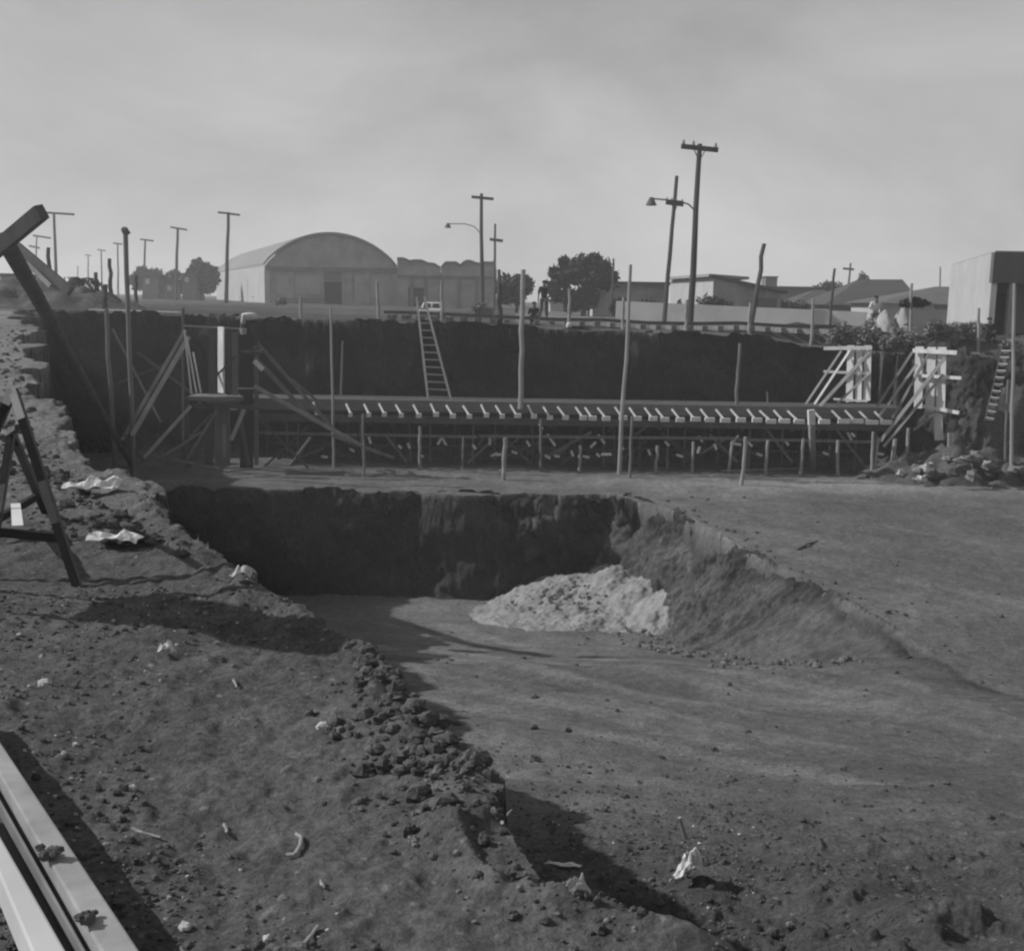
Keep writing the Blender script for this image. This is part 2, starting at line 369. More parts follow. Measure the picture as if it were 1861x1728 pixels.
cut_face('pit_wall', lambda u: (-15.5 + 19.6 * u, 37.12 - .1 * math.sin(u * 9), FLOOR + .03), lambda u: (-15.5 + 19.6 * u, 36.75, -8.7), 560, 80,
    lambda S, Hh, P: .16 + .30 * ss((P[..., 0] + 1.5) / 2.5), 1.1, lambda S, Hh, V: .07 + .08 * fbm(S, Hh * 1.4, .8, 5, 151, .6) + .25 * ss((S - 13.5) / 2) * np.clip(fbm(S, Hh, 1.0, 4, 153), 0, 1), 421, (-.15, -1, 0))  # paler patches toward the corner paint lumps catching the sun
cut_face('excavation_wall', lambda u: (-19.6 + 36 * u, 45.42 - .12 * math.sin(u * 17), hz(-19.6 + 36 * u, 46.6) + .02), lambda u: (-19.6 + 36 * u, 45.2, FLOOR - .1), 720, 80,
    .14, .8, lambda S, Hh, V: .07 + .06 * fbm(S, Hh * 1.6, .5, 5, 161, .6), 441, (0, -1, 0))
def rb(u, off, z):
    x = float(np.interp(u, [0, .3, .65, 1], [16.3, 18.2, 22.5, 27])); y = float(np.interp(u, [0, .3, .65, 1], [45.3, 44.3, 42.9, 41.2])) - off
    return (x - off * .35, y, z if z is not None else hz(x, y + 1.2) + .02)
cut_face('right_bank', lambda u: rb(u, .1, None), lambda u: rb(u, 1.7, FLOOR - .1), 300, 110, .42, .8, lambda S, Hh, V: .16 + .14 * fbm(S, Hh, .7, 5, 171, .6), 461, (-.3, -1, .2))

# pale sand heap in the deep pit
def heap(name, cx, cy, rx, ry, h, m, seed, n=90, rug=.12, base=None, lobes=()):
    u = np.linspace(-1.15, 1.15, n); X, Y = np.meshgrid(cx + u * rx, cy + u * ry, indexing='ij')
    def g(ax, ay, bx, by): return np.clip(1 - (((X - ax) / bx) ** 2 + ((Y - ay) / by) ** 2 + .01) ** .65, -.2, 1)
    f = g(cx, cy, rx, ry) * h
    for ax, ay, bx, by, hh in lobes: f = np.maximum(f, g(ax, ay, bx, by) * hh)
    b = H(X, Y) if base is None else np.full_like(X, base)
    Z = b + f + np.clip(f, 0, .5) * rug * 3 * fbm(X, Y, 1.6, 5, seed) + np.clip(f,0,.3) * .25 * np.abs(fbm(X, Y, 6, 3, seed + 9)) - .04
    o = MB(); o.v = list(zip(X.ravel(), Y.ravel(), Z.ravel()))
    o.f = [(i * n + j, (i + 1) * n + j, (i + 1) * n + j + 1, i * n + j + 1) for i in range(n - 1) for j in range(n - 1)]
    return o.build(name, m, smooth=True)
h0 = heap('sand_heap', 3.3, 34.1, 5.0, 3.6, .7, M_sand, 5, n=200, base=-8.6, rug=.07, lobes=[(2.2, 36.0, 3.2, 2.3, 1.15), (3.7, 35.9, 3.0, 2.8, 1.6), (4.6, 34.6, 2.6, 2.6, 1.6), (5.0, 33.2, 2.0, 2.4, 1.5), (0.9, 34.8, 2.6, 2.0, .45)])
tag(h0, 'pale heap of loose sand slumped against the corner of the deep pit', 'sand heap')

# ------------------------------------------------------------ generic poles
def pole(name, top, base, Y, r, label, cat, group=None, m=None, arm=None, r1=None, parts=True, sink=.25, toz=None, knob=False):
    a = pt(*top, Y); b = pt(*base, Y); d = (a - b).normalized()
    g = hz(b.x, b.y) if toz is None else toz
    if toz is None or b.z > g: b = b + d * ((g - sink - b.z) / d.z)
    m = m or M_pole
    if arm or knob:
        t = thing(name, (b.x, b.y, g), label, cat, group)
        MB().cyl(b, a, r, r1 or r * .7, 10, wob=r * .2, seg=6).build('post', m, t)
        if knob: MB().rock((a.x, a.y, a.z), r * 1.9, (1, 1, .9)).build('cap', m, t)
        if arm:
            for (ax0, ay0, ax1, ay1, th) in arm:
                p = pt(ax0, ay0, Y - r - th * .6); q = pt(ax1, ay1, Y - r - th * .6)
                c = MB().bar(p, q, th, th * .8).build('crossarm', m, t)
                if len(arm) == 1 and Y < 70:
                    dd = (q - p)
                    for k in (.06, .33, .93):
                        e = p + dd * k; MB().cyl(e + Vector((0, 0, th * .3)), e + Vector((0, 0, th * .3 + .22)), .075, .05, 8).build('insulator', M_ins, c)
                    mid = (p + q) / 2
                    for k in (.32, .68):
                        MB().bar(p + dd * k + Vector((0, -.02, 0)), mid + Vector((0, 0, -.55)), .04, .03).build('brace', m, t)
        return t
    o = MB().cyl(b, a, r, r1 or r * .8, 8, wob=r * .35, seg=7).build(name, m)
    return tag(o, label, cat, group)
def lamp_arm(t, pts, Y, r=.035):
    P = [pt(a, b, Y) for a, b in pts]; mb = MB()
    for p, q in zip(P, P[1:]): mb.cyl(p, q, r, n=6)
    arm = mb.build('lamp_arm', M_gpaint, t)
    e = P[-1]
    MB().cyl(e + Vector((0, 0, .05)), e + Vector((0, 0, -.3)), .09, .26, 10).build('lamp_shade', M_gpaint, arm)
PG = 'utility poles beyond the excavation'
p1 = pole('utility_pole', (1272, 262), (1253, 598), 51, .17, 'tallest dark utility pole with one crossarm and three insulators, at the pit edge', 'utility pole', PG, arm=[(1238, 266, 1305, 273, .2)], r1=.11)
lamp_arm(p1, [(1263, 383), (1252, 372), (1236, 366), (1184, 361)], 50.6)
pole('utility_pole', (1230, 320), (1207, 585), 68, .15, 'slimmer leaning utility pole just left of the tallest one', 'utility pole', PG, arm=[(1210, 368, 1242, 372, .24)], r1=.11)
p3 = pole('utility_pole', (875, 352), (876, 570), 85, .17, 'upright utility pole with crossarm in front of the low sheds right of the arched hangar', 'utility pole', PG, arm=[(857, 358, 897, 362, .2)], r1=.12)
lamp_arm(p3, [(874, 425), (862, 412), (845, 407), (814, 407)], 84.6)
pole('utility_pole', (900, 407), (898, 560), 110, .15, 'short thin utility pole with low crossarm right of the sheds', 'utility pole', PG, arm=[(890, 435, 914, 438, .28)])
pole('utility_pole', (415, 386), (411, 550), 118, .22, 'utility pole standing in front of the white side of the arched hangar', 'utility pole', PG, arm=[(396, 386, 436, 391, .2)])
pole('utility_pole', (323, 414), (320, 545), 145, .22, 'utility pole rising over the trees left of the hangar', 'utility pole', PG, arm=[(310, 413, 340, 418, .22)])
pole('utility_pole', (264, 435), (260, 548), 175, .2, 'utility pole in front of the round-topped trees at left', 'utility pole', PG, arm=[(255, 435, 279, 438, .25)])
pole('utility_pole', (214, 442), (215, 540), 220, .2, 'pale distant utility pole just left of the knobbed pit pole', 'utility pole', PG, arm=[(206, 442, 222, 444, .3)])
pole('utility_pole', (184, 454), (186, 540), 260, .22, 'faint distant utility pole, third from the far end of the row', 'utility pole', PG, arm=[(177, 454, 192, 456, .3)])
pole('utility_pole', (160, 463), (161, 540), 310, .24, 'very faint utility pole, second from the far end of the row', 'utility pole', PG, arm=[(155, 463, 166, 465, .3)])
pole('utility_pole', (141, 483), (142, 540), 380, .26, 'faintest and most distant utility pole', 'utility pole', PG)
pole('utility_pole', (98, 386), (103, 545), 130, .2, 'faint pole with a wide T crossarm right of the crossed timbers', 'utility pole', PG, arm=[(74, 386, 135, 390, .22)])
pole('utility_pole', (67, 430), (63, 540), 190, .16, 'faint utility pole with two crossarms behind the crossed timbers', 'utility pole', PG, arm=[(60, 428, 92, 433, .3), (53, 447, 72, 451, .3)])
pole('utility_pole', (1546, 478), (1541, 530), 140, .16, 'small distant utility pole left of the dark hipped roof', 'utility pole', PG, arm=[(1532, 488, 1552, 490, .25)])
pole('leaning_pole', (1389, 443), (1365, 595), 56, .13, 'plain pole leaning right, standing right of the white gabled house', 'pole', m=M_dark)
pole('thin_pole', (1517, 488), (1508, 588), 58, .08, 'thin plain pole before the dark hipped roof', 'pole', m=M_pole)
pole('thin_pole', (1709, 485), (1708, 545), 110, .09, 'faint thin pole left of the white building', 'pole', m=M_grey)
pole('thin_pole', (1115, 470), (1112, 548), 85, .09, 'thin plain pole at the right side of the big tree', 'pole', m=M_dark)
for a, b, Y, lb in [((88, 450), (92, 540), 60, 'short thick post rising behind the earth mound at left'), ((199, 470), (203, 548), 62, 'dark post with its top above the palm, left of the knobbed pole'), ((174, 495), (177, 550), 62, 'short dark pointed post beside the palms'), ((247, 500), (247, 550), 70, 'short dark post right of the knobbed pole'), ((192, 517), (191, 560), 50, 'stubby dark post at the rim left of the knobbed pole'), ((908, 515), (908, 582), 51, 'stout dark post right of the sheds at the rim'), ((907, 490), (908, 560), 75, 'thin dark post beside the small round tree')]:
    pole('post', a, b, Y, .13, lb, 'post', m=M_pole)
FG = 'pale fence posts along the far rim'
for a, b, lb in [((547, 540), (547, 574), 'pale short rim post below the hangar middle'), ((686, 512), (688, 576), 'pale thin rim post right of the hangar door'), ((803, 510), (804, 584), 'pale thin rim post right of the white car'), ((1035, 525), (1034, 596), 'thin pale rim post carrying a white lamp bulb'), ((1134, 540), (1132, 600), 'pale rim post just left of the tall pit pole'), ((1248, 545), (1247, 602), 'pale rim post touching the tallest utility pole'), ((1364, 550), (1362, 606), 'pale rim post at the foot of the leaning pole'), ((1478, 543), (1475, 612), 'pale rim post at the right end of the railway track'), ((1779, 560), (1778, 600), 'short pale post before the white building'), ((1657, 515), (1656, 560), 'pale thin post beside the small flat tree'), ((1720, 783), (1722, 850), 'x')][:10]:
    pole('fence_post', a, b, 47.2, .075, lb, 'fence post', FG, m=M_lite)
b_ = pt(1034, 592, 46.9); bb = MB().rock(b_, .13, (1, 1, 1.2), 10, 8, .02).build('lamp_globe', M_paint); tag(bb, 'small white globe hanging on a thin rim post', 'lamp')

# ------------------------------------------------------------ railway track
def track():
    t = thing('railway_track', (4, 50, hz(4, 50)), 'low railway track on sleepers along the far rim of the pit', 'railway track')
    def P(u, off, dz): 
        x = -6 + u * 24; y = 51.5 - u * 3.2 + off; return Vector((x, y, hz(x, 51.5 - u * 3.2) + dz))
    for off in (-.5, .55):
        mb = MB()
        for k in range(12): mb.bar(P(k / 12, off, .33), P((k + 1) / 12, off, .33), .08, .14, (0, 0, 1))
        mb.build('rail', M_steel, t)
    for k in range(36):
        u = (k + .5) / 36; MB().bar(P(u, -1.0, .15), P(u, 1.0, .15), .24, .2, (0, 0, 1)).build('sleeper', M_grey, t)
track()

# ------------------------------------------------------------ foliage
def crown(mb, c, rad, n, s, seed=None):
    for _ in range(n):
        while True:
            v = Vector((random.uniform(-1, 1), random.uniform(-1, 1), random.uniform(-1, 1)))
            if .25 < v.length < 1: break
        v = v.normalized() * (v.length ** .7) * random.uniform(.8, 1.22)
        p = Vector((c[0] + v.x * rad[0], c[1] + v.y * rad[1], c[2] + v.z * rad[2]))
        a = Vector((random.gauss(0, 1), random.gauss(0, 1), random.gauss(0, 1))).normalized() * s * random.uniform(.5, 1.7)
        b = a.orthogonal().normalized() * s * random.uniform(.3, .8)
        mb.add([p - a, p - b * .8, p + a, p + b], [(0, 1, 2, 3)])
def tree(px0, px1, py0, pyb, Y, label, cat='tree', name='tree', blobs=None, n=2600, s=.18, m=None, seed=1, trunk=True, group=None):
    random.seed(seed)
    a = pt(px0, py0, Y); b = pt(px1, pyb, Y); cx = (a.x + b.x) / 2; g = hz(cx, Y); top = a.z; W = (b.x - a.x) / 2; Hh = top - g
    t = thing(name, (cx, Y, g), label, cat, group)
    if trunk:
        mb = MB(); mb.cyl((cx, Y, g - .2), (cx + .05 * W, Y, g + Hh * .55), .05 * Hh, .025 * Hh, 8, .02, 3)
        for k in range(5):
            th = k * 1.3; mb.cyl((cx, Y, g + Hh * (.25 + .06 * k)), (cx + math.cos(th) * W * .55, Y + math.sin(th) * W * .5, g + Hh * (.6 + .05 * k)), .022 * Hh, .008 * Hh, 6)
        mb.build('trunk', M_bark, t)
    mb = MB(); blobs = blobs or []
    if not blobs:
        for _ in range(12):
            u = random.uniform(-.7, .7); v = random.uniform(.35, .82) if trunk else random.uniform(.2, .75)
            lim = math.sqrt(max(.05, 1 - u * u)); blobs.append((u, .15 + (v - .15) * lim if not trunk else .45 + (v - .45) * lim, random.uniform(.25, .42)))
    for (u, v, r) in blobs:
        crown(mb, (cx + u * W, Y + random.uniform(-.5, .5) * W * .5, g + v * Hh), (r * W * 1.1, r * W, r * Hh * .62), n // len(blobs), s)
    mb.build('crown', m or M_leaf, t)
    return t
BT = [(-.78, .42, .3), (-.62, .62, .26), (-.9, .7, .14), (.1, .68, .42), (.45, .72, .38), (-.1, .8, .3), (.25, .88, .2), (.75, .6, .26), (-.3, .25, .3), (.1, .3, .3), (-.6, .86, .14)]
tree(1003, 1120, 462, 572, 88, 'tall bushy tree with a gap in its crown behind the standing person', blobs=BT, n=4200, s=.24, seed=3)
tree(903, 975, 497, 572, 95, 'small round dark tree right of the sheds', n=2200, s=.22, seed=4, trunk=True)
tree(328, 396, 472, 550, 150, 'broad dark tree touching the left end of the hangar', n=2600, s=.36, seed=5)
tree(236, 300, 484, 548, 165, 'round dark tree further left, behind a utility pole', n=2200, s=.36, seed=6)
tree(285, 345, 492, 548, 160, 'lower dark tree between two round ones left of the hangar', n=1900, s=.36, seed=7)
tree(1108, 1162, 535, 570, 80, 'dark shrub left of the white gabled house', 'bush', 'bush', n=900, s=.16, seed=8, trunk=False)
tree(1150, 1212, 536, 572, 78, 'patchy shrub between the big tree and white gabled house', 'bush', 'bush', n=800, s=.16, seed=9, trunk=False)
tree(1228, 1255, 538, 566, 76, 'little round bush by the tallest utility pole', 'bush', 'bush', n=400, s=.14, seed=10, trunk=False)
tree(1268, 1355, 530, 566, 76, 'long low bush before the gabled house wall', 'bush', 'bush', n=1200, s=.16, seed=12, trunk=False)
tree(1405, 1475, 536, 566, 90, 'dark low bushes below the distant flat roofs', 'bush', 'bush', n=900, s=.18, seed=13, trunk=False)
tree(1556, 1592, 490, 540, 120, 'dark treetop peeping over the ridge of the hipped roof', n=900, s=.25, seed=14)
tree(1470, 1540, 512, 556, 125, 'dark tree crown behind the thin plain pole', n=1400, s=.28, seed=15)
BG = 'brush growing on the right part of the far rim'
for i, (a, b, c, d, Y, n, s, mm, lb) in enumerate([
    (1500, 1560, 582, 616, 47.5, 1500, .07, M_leafd, 'low straggly brush at the end of the track'),
    (1550, 1612, 577, 628, 47, 1800, .08, M_leafd, 'grey brush just left of the small flat tree'),
    (1600, 1662, 592, 640, 46.2, 1900, .08, M_leafd, 'ragged brush hanging over the rim between both formwork panels'),
    (1672, 1740, 568, 622, 48, 2000, .09, M_leafd, 'pale tangled brush right of the small flat tree'),
    (1715, 1790, 578, 622, 48.5, 1700, .09, M_leafd, 'brush below the white building'),
    (1745, 1785, 640, 668, 44.6, 320, .07, M_leafd, 'weeds on the bank above the right ladder'),
    (1640, 1668, 620, 690, 45.2, 900, .07, M_leaf, 'dark weeds hanging on the shaded corner of the pit'),
    (1815, 1861, 612, 650, 44.6, 500, .09, M_leafd, 'weeds at the right frame edge behind the tall pole'),
    (856, 900, 548, 572, 70, 700, .12, M_leafd, 'pale shrub at the foot of the utility pole by the sheds'),
    (500, 522, 538, 556, 90, 300, .12, M_leafd, 'small shrub at the left foot of the hangar front'),
    (20, 75, 530, 560, 60, 900, .12, M_leafd, 'low brush behind the crossed timbers')]):
    tree(a, b, c, d, Y, lb, 'bush', 'bush', n=n, s=s, m=mm, seed=30 + i, trunk=False, group=BG if i < 8 else None)
# small flat topped tree at the rim
def flat_tree():
    random.seed(44); p = pt(1655, 600, 47.5); q = pt(1655, 560, 47.5); g = hz(p.x, 47.5)
    t = thing('small_tree', (p.x, 47.5, g), 'small flat-topped dark tree on a forked trunk at the right rim', 'tree')
    mb = MB(); mb.cyl((p.x, 47.5, g - .1), q, .1, .07, 7, .02, 4); mb.cyl(p.lerp(q, .25), pt(1642, 590, 47.5), .05, .03, 6); mb.cyl(q, pt(1643, 550, 47.5), .05, .03, 6); mb.cyl(q, pt(1672, 550, 47.5), .05, .03, 6); mb.build('trunk', M_bark, t)
    mb = MB()
    for a, b, r in ((1660, 550, .45), (1648, 552, .32), (1673, 551, .35), (1661, 546, .3)): crown(mb, pt(a, b, 47.5), (r, r, r * .42), 260, .09)
    mb.build('crown', M_leaf, t)
flat_tree()
def palm(px, py, Y, label, seed):
    random.seed(seed); p = pt(px, py, Y); g = hz(p.x, Y)
    t = thing('palm_tree', (p.x, Y, g), label, 'palm')
    MB().cyl((p.x, Y, g - .2), p, .22, .16, 8, .03, 4).build('trunk', M_bark, t)
    mb = MB()
    for k in range(16):
        th = k * 2.4; el = random.uniform(.1, 1.0); d = Vector((math.cos(th), math.sin(th), 0)); c = p.copy()
        prev = c; w_ = .16
        for s_ in range(5):
            f = (s_ + 1) / 5; nx = p + d * (1.5 * f) + Vector((0, 0, el * 1.3 * f - 1.5 * f * f))
            sd = Vector((-d.y, d.x, 0)) * w_; mb.add([prev - sd, prev + sd, nx + sd * .8, nx - sd * .8], [(0, 1, 2, 3)]); prev = nx; w_ *= .9
        for q in range(10):
            f = q / 10; c = p + d * (1.5 * f) + Vector((0, 0, el * 1.3 * f - 1.5 * f * f)); e = c + Vector((random.uniform(-.2, .2), random.uniform(-.2, .2), -.45))
            mb.add([c, c + d * .08, e], [(0, 1, 2)])
    mb.build('crown', M_leaf, t)
palm(122, 520, 58, 'short bushy palm nearest the crossed timbers', 1); palm(146, 510, 62, 'taller palm with drooping fronds left of the post row', 2)
tree(92, 128, 525, 562, 56, 'dark low scrub at the foot of the palms', 'bush', 'bush', n=1200, s=.12, seed=61, trunk=False)
tree(120, 172, 532, 564, 56, 'dark scrub mound right of the palms', 'bush', 'bush', n=1300, s=.12, seed=62, trunk=False)

# ------------------------------------------------------------ buildings
def hangar():
    Yf = 128; c0 = pt(482, 553, Yf); c1 = pt(722, 556, Yf); g = hz(c0.x, Yf) - .3
    e = pt(482, 484, Yf).z; ap = pt(600, 428, Yf).z; W = c1.x - c0.x; cx = (c0.x + c1.x) / 2
    t = thing('arched_hangar', (cx, Yf, g), 'large arched-roof hangar with stained grey front and sunlit white left side', 'hangar')
    n = 28; rise = ap - e
    arc = [(c0.x + W * k / n, e + rise * (1 - (2 * k / n - 1) ** 2) ** .85) for k in range(n + 1)]
    D = 46
    # front wall with a door opening left dark by a recessed leaf
    dl = pt(588, 500, Yf).x; dr = pt(621, 500, Yf).x; dt = pt(600, 488, Yf).z; dt2 = pt(600, 512, Yf).z
    zc = lambda x: float(np.interp(x, [p[0] for p in arc], [p[1] for p in arc]))
    L1 = [p for p in arc if p[0] < dl - .05]; Mi = [p for p in arc if dl <= p[0] <= dr]; R1 = [p for p in arc if p[0] > dr + .05]
    f = MB()
    f.prism([(c0.x, Yf, g)] + [(dl, Yf, g), (dl, Yf, zc(dl))] + [(x, Yf, z) for x, z in L1[::-1]], (0, .4, 0))
    f.prism([(dl, Yf, dt2), (dr, Yf, dt2), (dr, Yf, zc(dr))] + [(x, Yf, z) for x, z in Mi[::-1]] + [(dl, Yf, zc(dl))], (0, .4, 0))
    f.prism([(dr, Yf, g), (c1.x, Yf, g)] + [(x, Yf, z) for x, z in R1[::-1]] + [(dr, Yf, zc(dr))], (0, .4, 0))
    f.build('front_wall', M_render, t)
    MB().box(dl, dr, Yf + .42, Yf + .6, g, dt2).build('door', M_open, t)
    MB().box(dl, dr, Yf - .03, Yf + .0, dt2 + .1, dt).build('door_header', M_render2, t)
    # lean: side wall runs back to the left (building turned a little)
    s0 = Vector((c0.x, Yf, g)); p = pt(394, 550, 185); s1 = Vector((p.x, 185, g))
    e1 = e; dv = s1 - s0; nrm = Vector((dv.y, -dv.x, 0)).normalized() * .4
    mb = MB(); mb.prism([s0, s1, s1 + Vector((0, 0, e1 - g)), s0 + Vector((0, 0, e1 - g))], nrm); mb.build('side_wall', M_plaster, t)
    for k, u in enumerate((.18, .42, .66, .85)):
        c = s0 + dv * u; dd = dv.normalized() * 1.0; oo = -nrm * .16
        if k < 3:
            z0, z1 = (g + 1, e1 - 3.5)
            wv = MB().prism([c + oo - dd + Vector((0, 0, z0 - g)), c + oo + dd + Vector((0, 0, z0 - g)), c + oo + dd + Vector((0, 0, z1 - g)), c + oo - dd + Vector((0, 0, z1 - g))], nrm * .1); wv.build('window', M_glass, t)
    # roof shell: the arch swept along the side wall direction
    mb = MB(); vs = []
    for dv_ in (Vector((0, -.35, 0)), dv):
        for x, z in arc: vs.append(Vector((x, Yf, z + .06)) + dv_)
        for x, z in arc: vs.append(Vector((x, Yf, z + .36)) + dv_)
    m_ = n + 1; fs = []
    for k in range(n):
        fs += [(k, k + 1, 2 * m_ + k + 1, 2 * m_ + k), (m_ + k, 3 * m_ + k, 3 * m_ + k + 1, m_ + k + 1), (k, m_ + k, m_ + k + 1, k + 1), (2 * m_ + k, 2 * m_ + k + 1, 3 * m_ + k + 1, 3 * m_ + k)]
    fs += [(0, 2 * m_, 3 * m_, m_), (n, m_ + n, 3 * m_ + n, 2 * m_ + n)]
    mb.add(vs, fs); mb.build('roof', M_hroof, t)
    # string course, pilasters and tonal panels of patched render
    MB().box(c0.x + .3, c1.x, Yf - .25, Yf - .02, e - .5, e).build('string_course', M_render2, t)
    for px in (486, 530, 636, 668, 718):
        x = pt(px, 500, Yf).x; MB().box(x - .3, x + .3, Yf - .22, Yf - .01, g, e - .55).build('pilaster', M_render if px != 486 else M_block, t)
    for a, b, c, d in ((503, 500, 583, 535), (645, 494, 700, 540)):
        p = pt(a, b, Yf); q = pt(c, d, Yf); MB().box(p.x, q.x, Yf - .06, Yf - .02, q.z, p.z).build('blind_panel', M_block, t).data.materials[0] = mat('patched_render', .48, .34, .4)
    p = pt(520, 541, Yf); q = pt(590, 552, Yf); MB().box(p.x, q.x, Yf - .9, Yf - .3, g, p.z).build('plinth', M_render2, t)
hangar()
def shed(px0, px1, top, base, Y, wav, label, door=None, name='shed', m=None, D=14):
    a = pt(px0, base, Y); b = pt(px1, base, Y); g = hz((a.x + b.x) / 2, Y) - .3
    t = thing(name, ((a.x + b.x) / 2, Y, g), label, 'shed')
    n = len(wav); pts = [pt(px0 + (px1 - px0) * k / (n - 1), wv, Y) for k, wv in enumerate(wav)]
    o = [(a.x, Y, g)]
    if door:
        d0 = pt(door[0], 550, Y).x; d1 = pt(door[1], 550, Y).x; dz = pt(door[0], door[2], Y).z
        o += [(d0, Y, g), (d0, Y, dz), (d1, Y, dz), (d1, Y, g)]
    o += [(b.x, Y, g)] + [(p.x, Y, p.z) for p in pts[::-1]]
    MB().prism(o, (0, .35, 0)).build('front_wall', m or M_render, t)
    if door: MB().box(d0, d1, Y + .36, Y + .5, g, dz).build('door', M_open, t)
    zl, zr = pts[0].z, pts[-1].z
    MB().box(a.x, a.x + .3, Y + .36, Y + D, g, zl - .4).build('side_wall', m or M_render, t); MB().box(b.x - .3, b.x, Y + .36, Y + D, g, zr - .4).build('side_wall', m or M_render, t)
    vs = [(p.x, yy, p.z - .25 + dz_) for yy in (Y + .36, Y + D) for dz_ in (0, .15) for p in pts]
    fs = []
    for k in range(n - 1): fs += [(k, k + 1, 2 * n + k + 1, 2 * n + k), (n + k, n + k + 1, 3 * n + k + 1, 3 * n + k), (2 * n + k, 2 * n + k + 1, 3 * n + k + 1, 3 * n + k)]
    MB().add(vs, fs).build('roof', M_roofl, t)
    mb = MB()
    for p, q in zip(pts, pts[1:]): mb.bar(Vector((p.x, Y - .05, p.z + .05)), Vector((q.x, Y - .05, q.z + .05)), .3, .3)
    mb.build('coping', M_render2, t)
    for k in range(1, 3):
        x = a.x + (b.x - a.x) * k / 3; MB().box(x - .2, x + .2, Y - .15, Y - .01, g, min(p.z for p in pts) - 1.2).build('pilaster', M_render2, t)
    MB().box(a.x, b.x, Y - .2, Y - .02, min(p.z for p in pts) - 1.1, min(p.z for p in pts) - .8).build('string_course', M_render2, t)
    return t
shed(722, 800, 475, 556, 127, [471, 471, 476, 474.5, 475, 480, 481, 488], 'grey shed with curved top and dark doorway joined to the hangar', door=(742, 771, 523))
shed(802, 898, 478, 557, 126, [488, 478, 478.5, 478, 484, 476, 475.5, 479, 481, 478, 479, 478], 'lower grey shed with wavy parapet at the right end of the hangar row')
def gable_house():
    Y = 84; g = hz(13, Y) - .2
    x0 = pt(1219, 550, Y).x; x1 = pt(1297, 550, Y).x; z0 = pt(1219, 510, Y).z; z1 = pt(1297, 505, Y).z
    x2 = pt(1420, 550, Y).x; z2 = pt(1420, 533, Y).z
    t = thing('gabled_house', ((x0 + x2) / 2, Y, g), 'white-walled house with a long low sloping roof behind the tallest pole', 'house')
    A = pt(1219, 510, 92); B = pt(1297, 505, 80); C_ = pt(1420, 533, 86); n1 = Vector((.75, .65, 0)).normalized() * .3
    fl = lambda v: Vector((v.x, v.y, g))
    MB().prism([fl(A), fl(B), B, A], n1).build('white_wall', M_plaster, t)
    t.children[0]['label'] = 'bright white front wall'
    MB().prism([fl(B) + Vector((.02, -.01, 0)), fl(C_), C_, B + Vector((.02, -.01, 0))], (0, .3, 0)).build('grey_wall', M_render, t)
    D_ = C_ + (A - B); up = Vector((0, 0, .2)); ov = Vector((-.4, -.3, .03))
    r = MB(); r.prism([A + ov + up * .2, B + ov + up * .2, B + ov + (A - B) * .02 + Vector((4, 5, 0)), A + Vector((4, 5, 0))], up); r.build('roof', M_roofl, t)
    r = MB(); r.prism([B + Vector((-.3, -.5, .06)), C_ + Vector((.4, -.5, -.02)), D_ + Vector((.4, 0, 0)), A + Vector((.2, .2, .03))], up); r.build('roof', M_roof, t)
    Y = 83
    for px in (1385, 1402):
        p = pt(px, 552, Y - .05); MB().box(p.x - .35, p.x + .35, Y - .3, Y + 2.5, p.z - .35, p.z + .4).build('window', M_glass, t)
gable_house()
def low_building(px0, px1, top, Y, label, m, D=8, roof=None, wins=(), cat='house', name='house'):
    a = pt(px0, top, Y); b = pt(px1, top, Y); g = hz((a.x + b.x) / 2, Y) - .2
    t = thing(name, ((a.x + b.x) / 2, Y, g), label, cat)
    MB().box(a.x, b.x, Y, Y + D, g, a.z).build('wall', m, t)
    MB().box(a.x - .3, b.x + .3, Y - .4, Y + D + .3, a.z + .003, a.z + .25).build('roof', roof or M_roof, t)
    for (p, q, r_, s_) in wins:
        u = pt(p, q, Y); v = pt(r_, s_, Y); MB().box(u.x, v.x, Y - .06, Y - .005, v.z, u.z).build('window', M_glass if m is not M_render2 else M_paint, t)
    return t
low_building(1068, 1212, 516, 95, 'long flat grey building behind the tree and the slim leaning pole', M_render, wins=[(1085, 528, 1095, 538)])
low_building(1078, 1106, 524, 90, 'small pale outbuilding against the trunk of the big tree', M_block, D=3)
low_building(1392, 1500, 524, 125, 'far flat dark-roofed building right of the gabled house', M_render2, D=10)
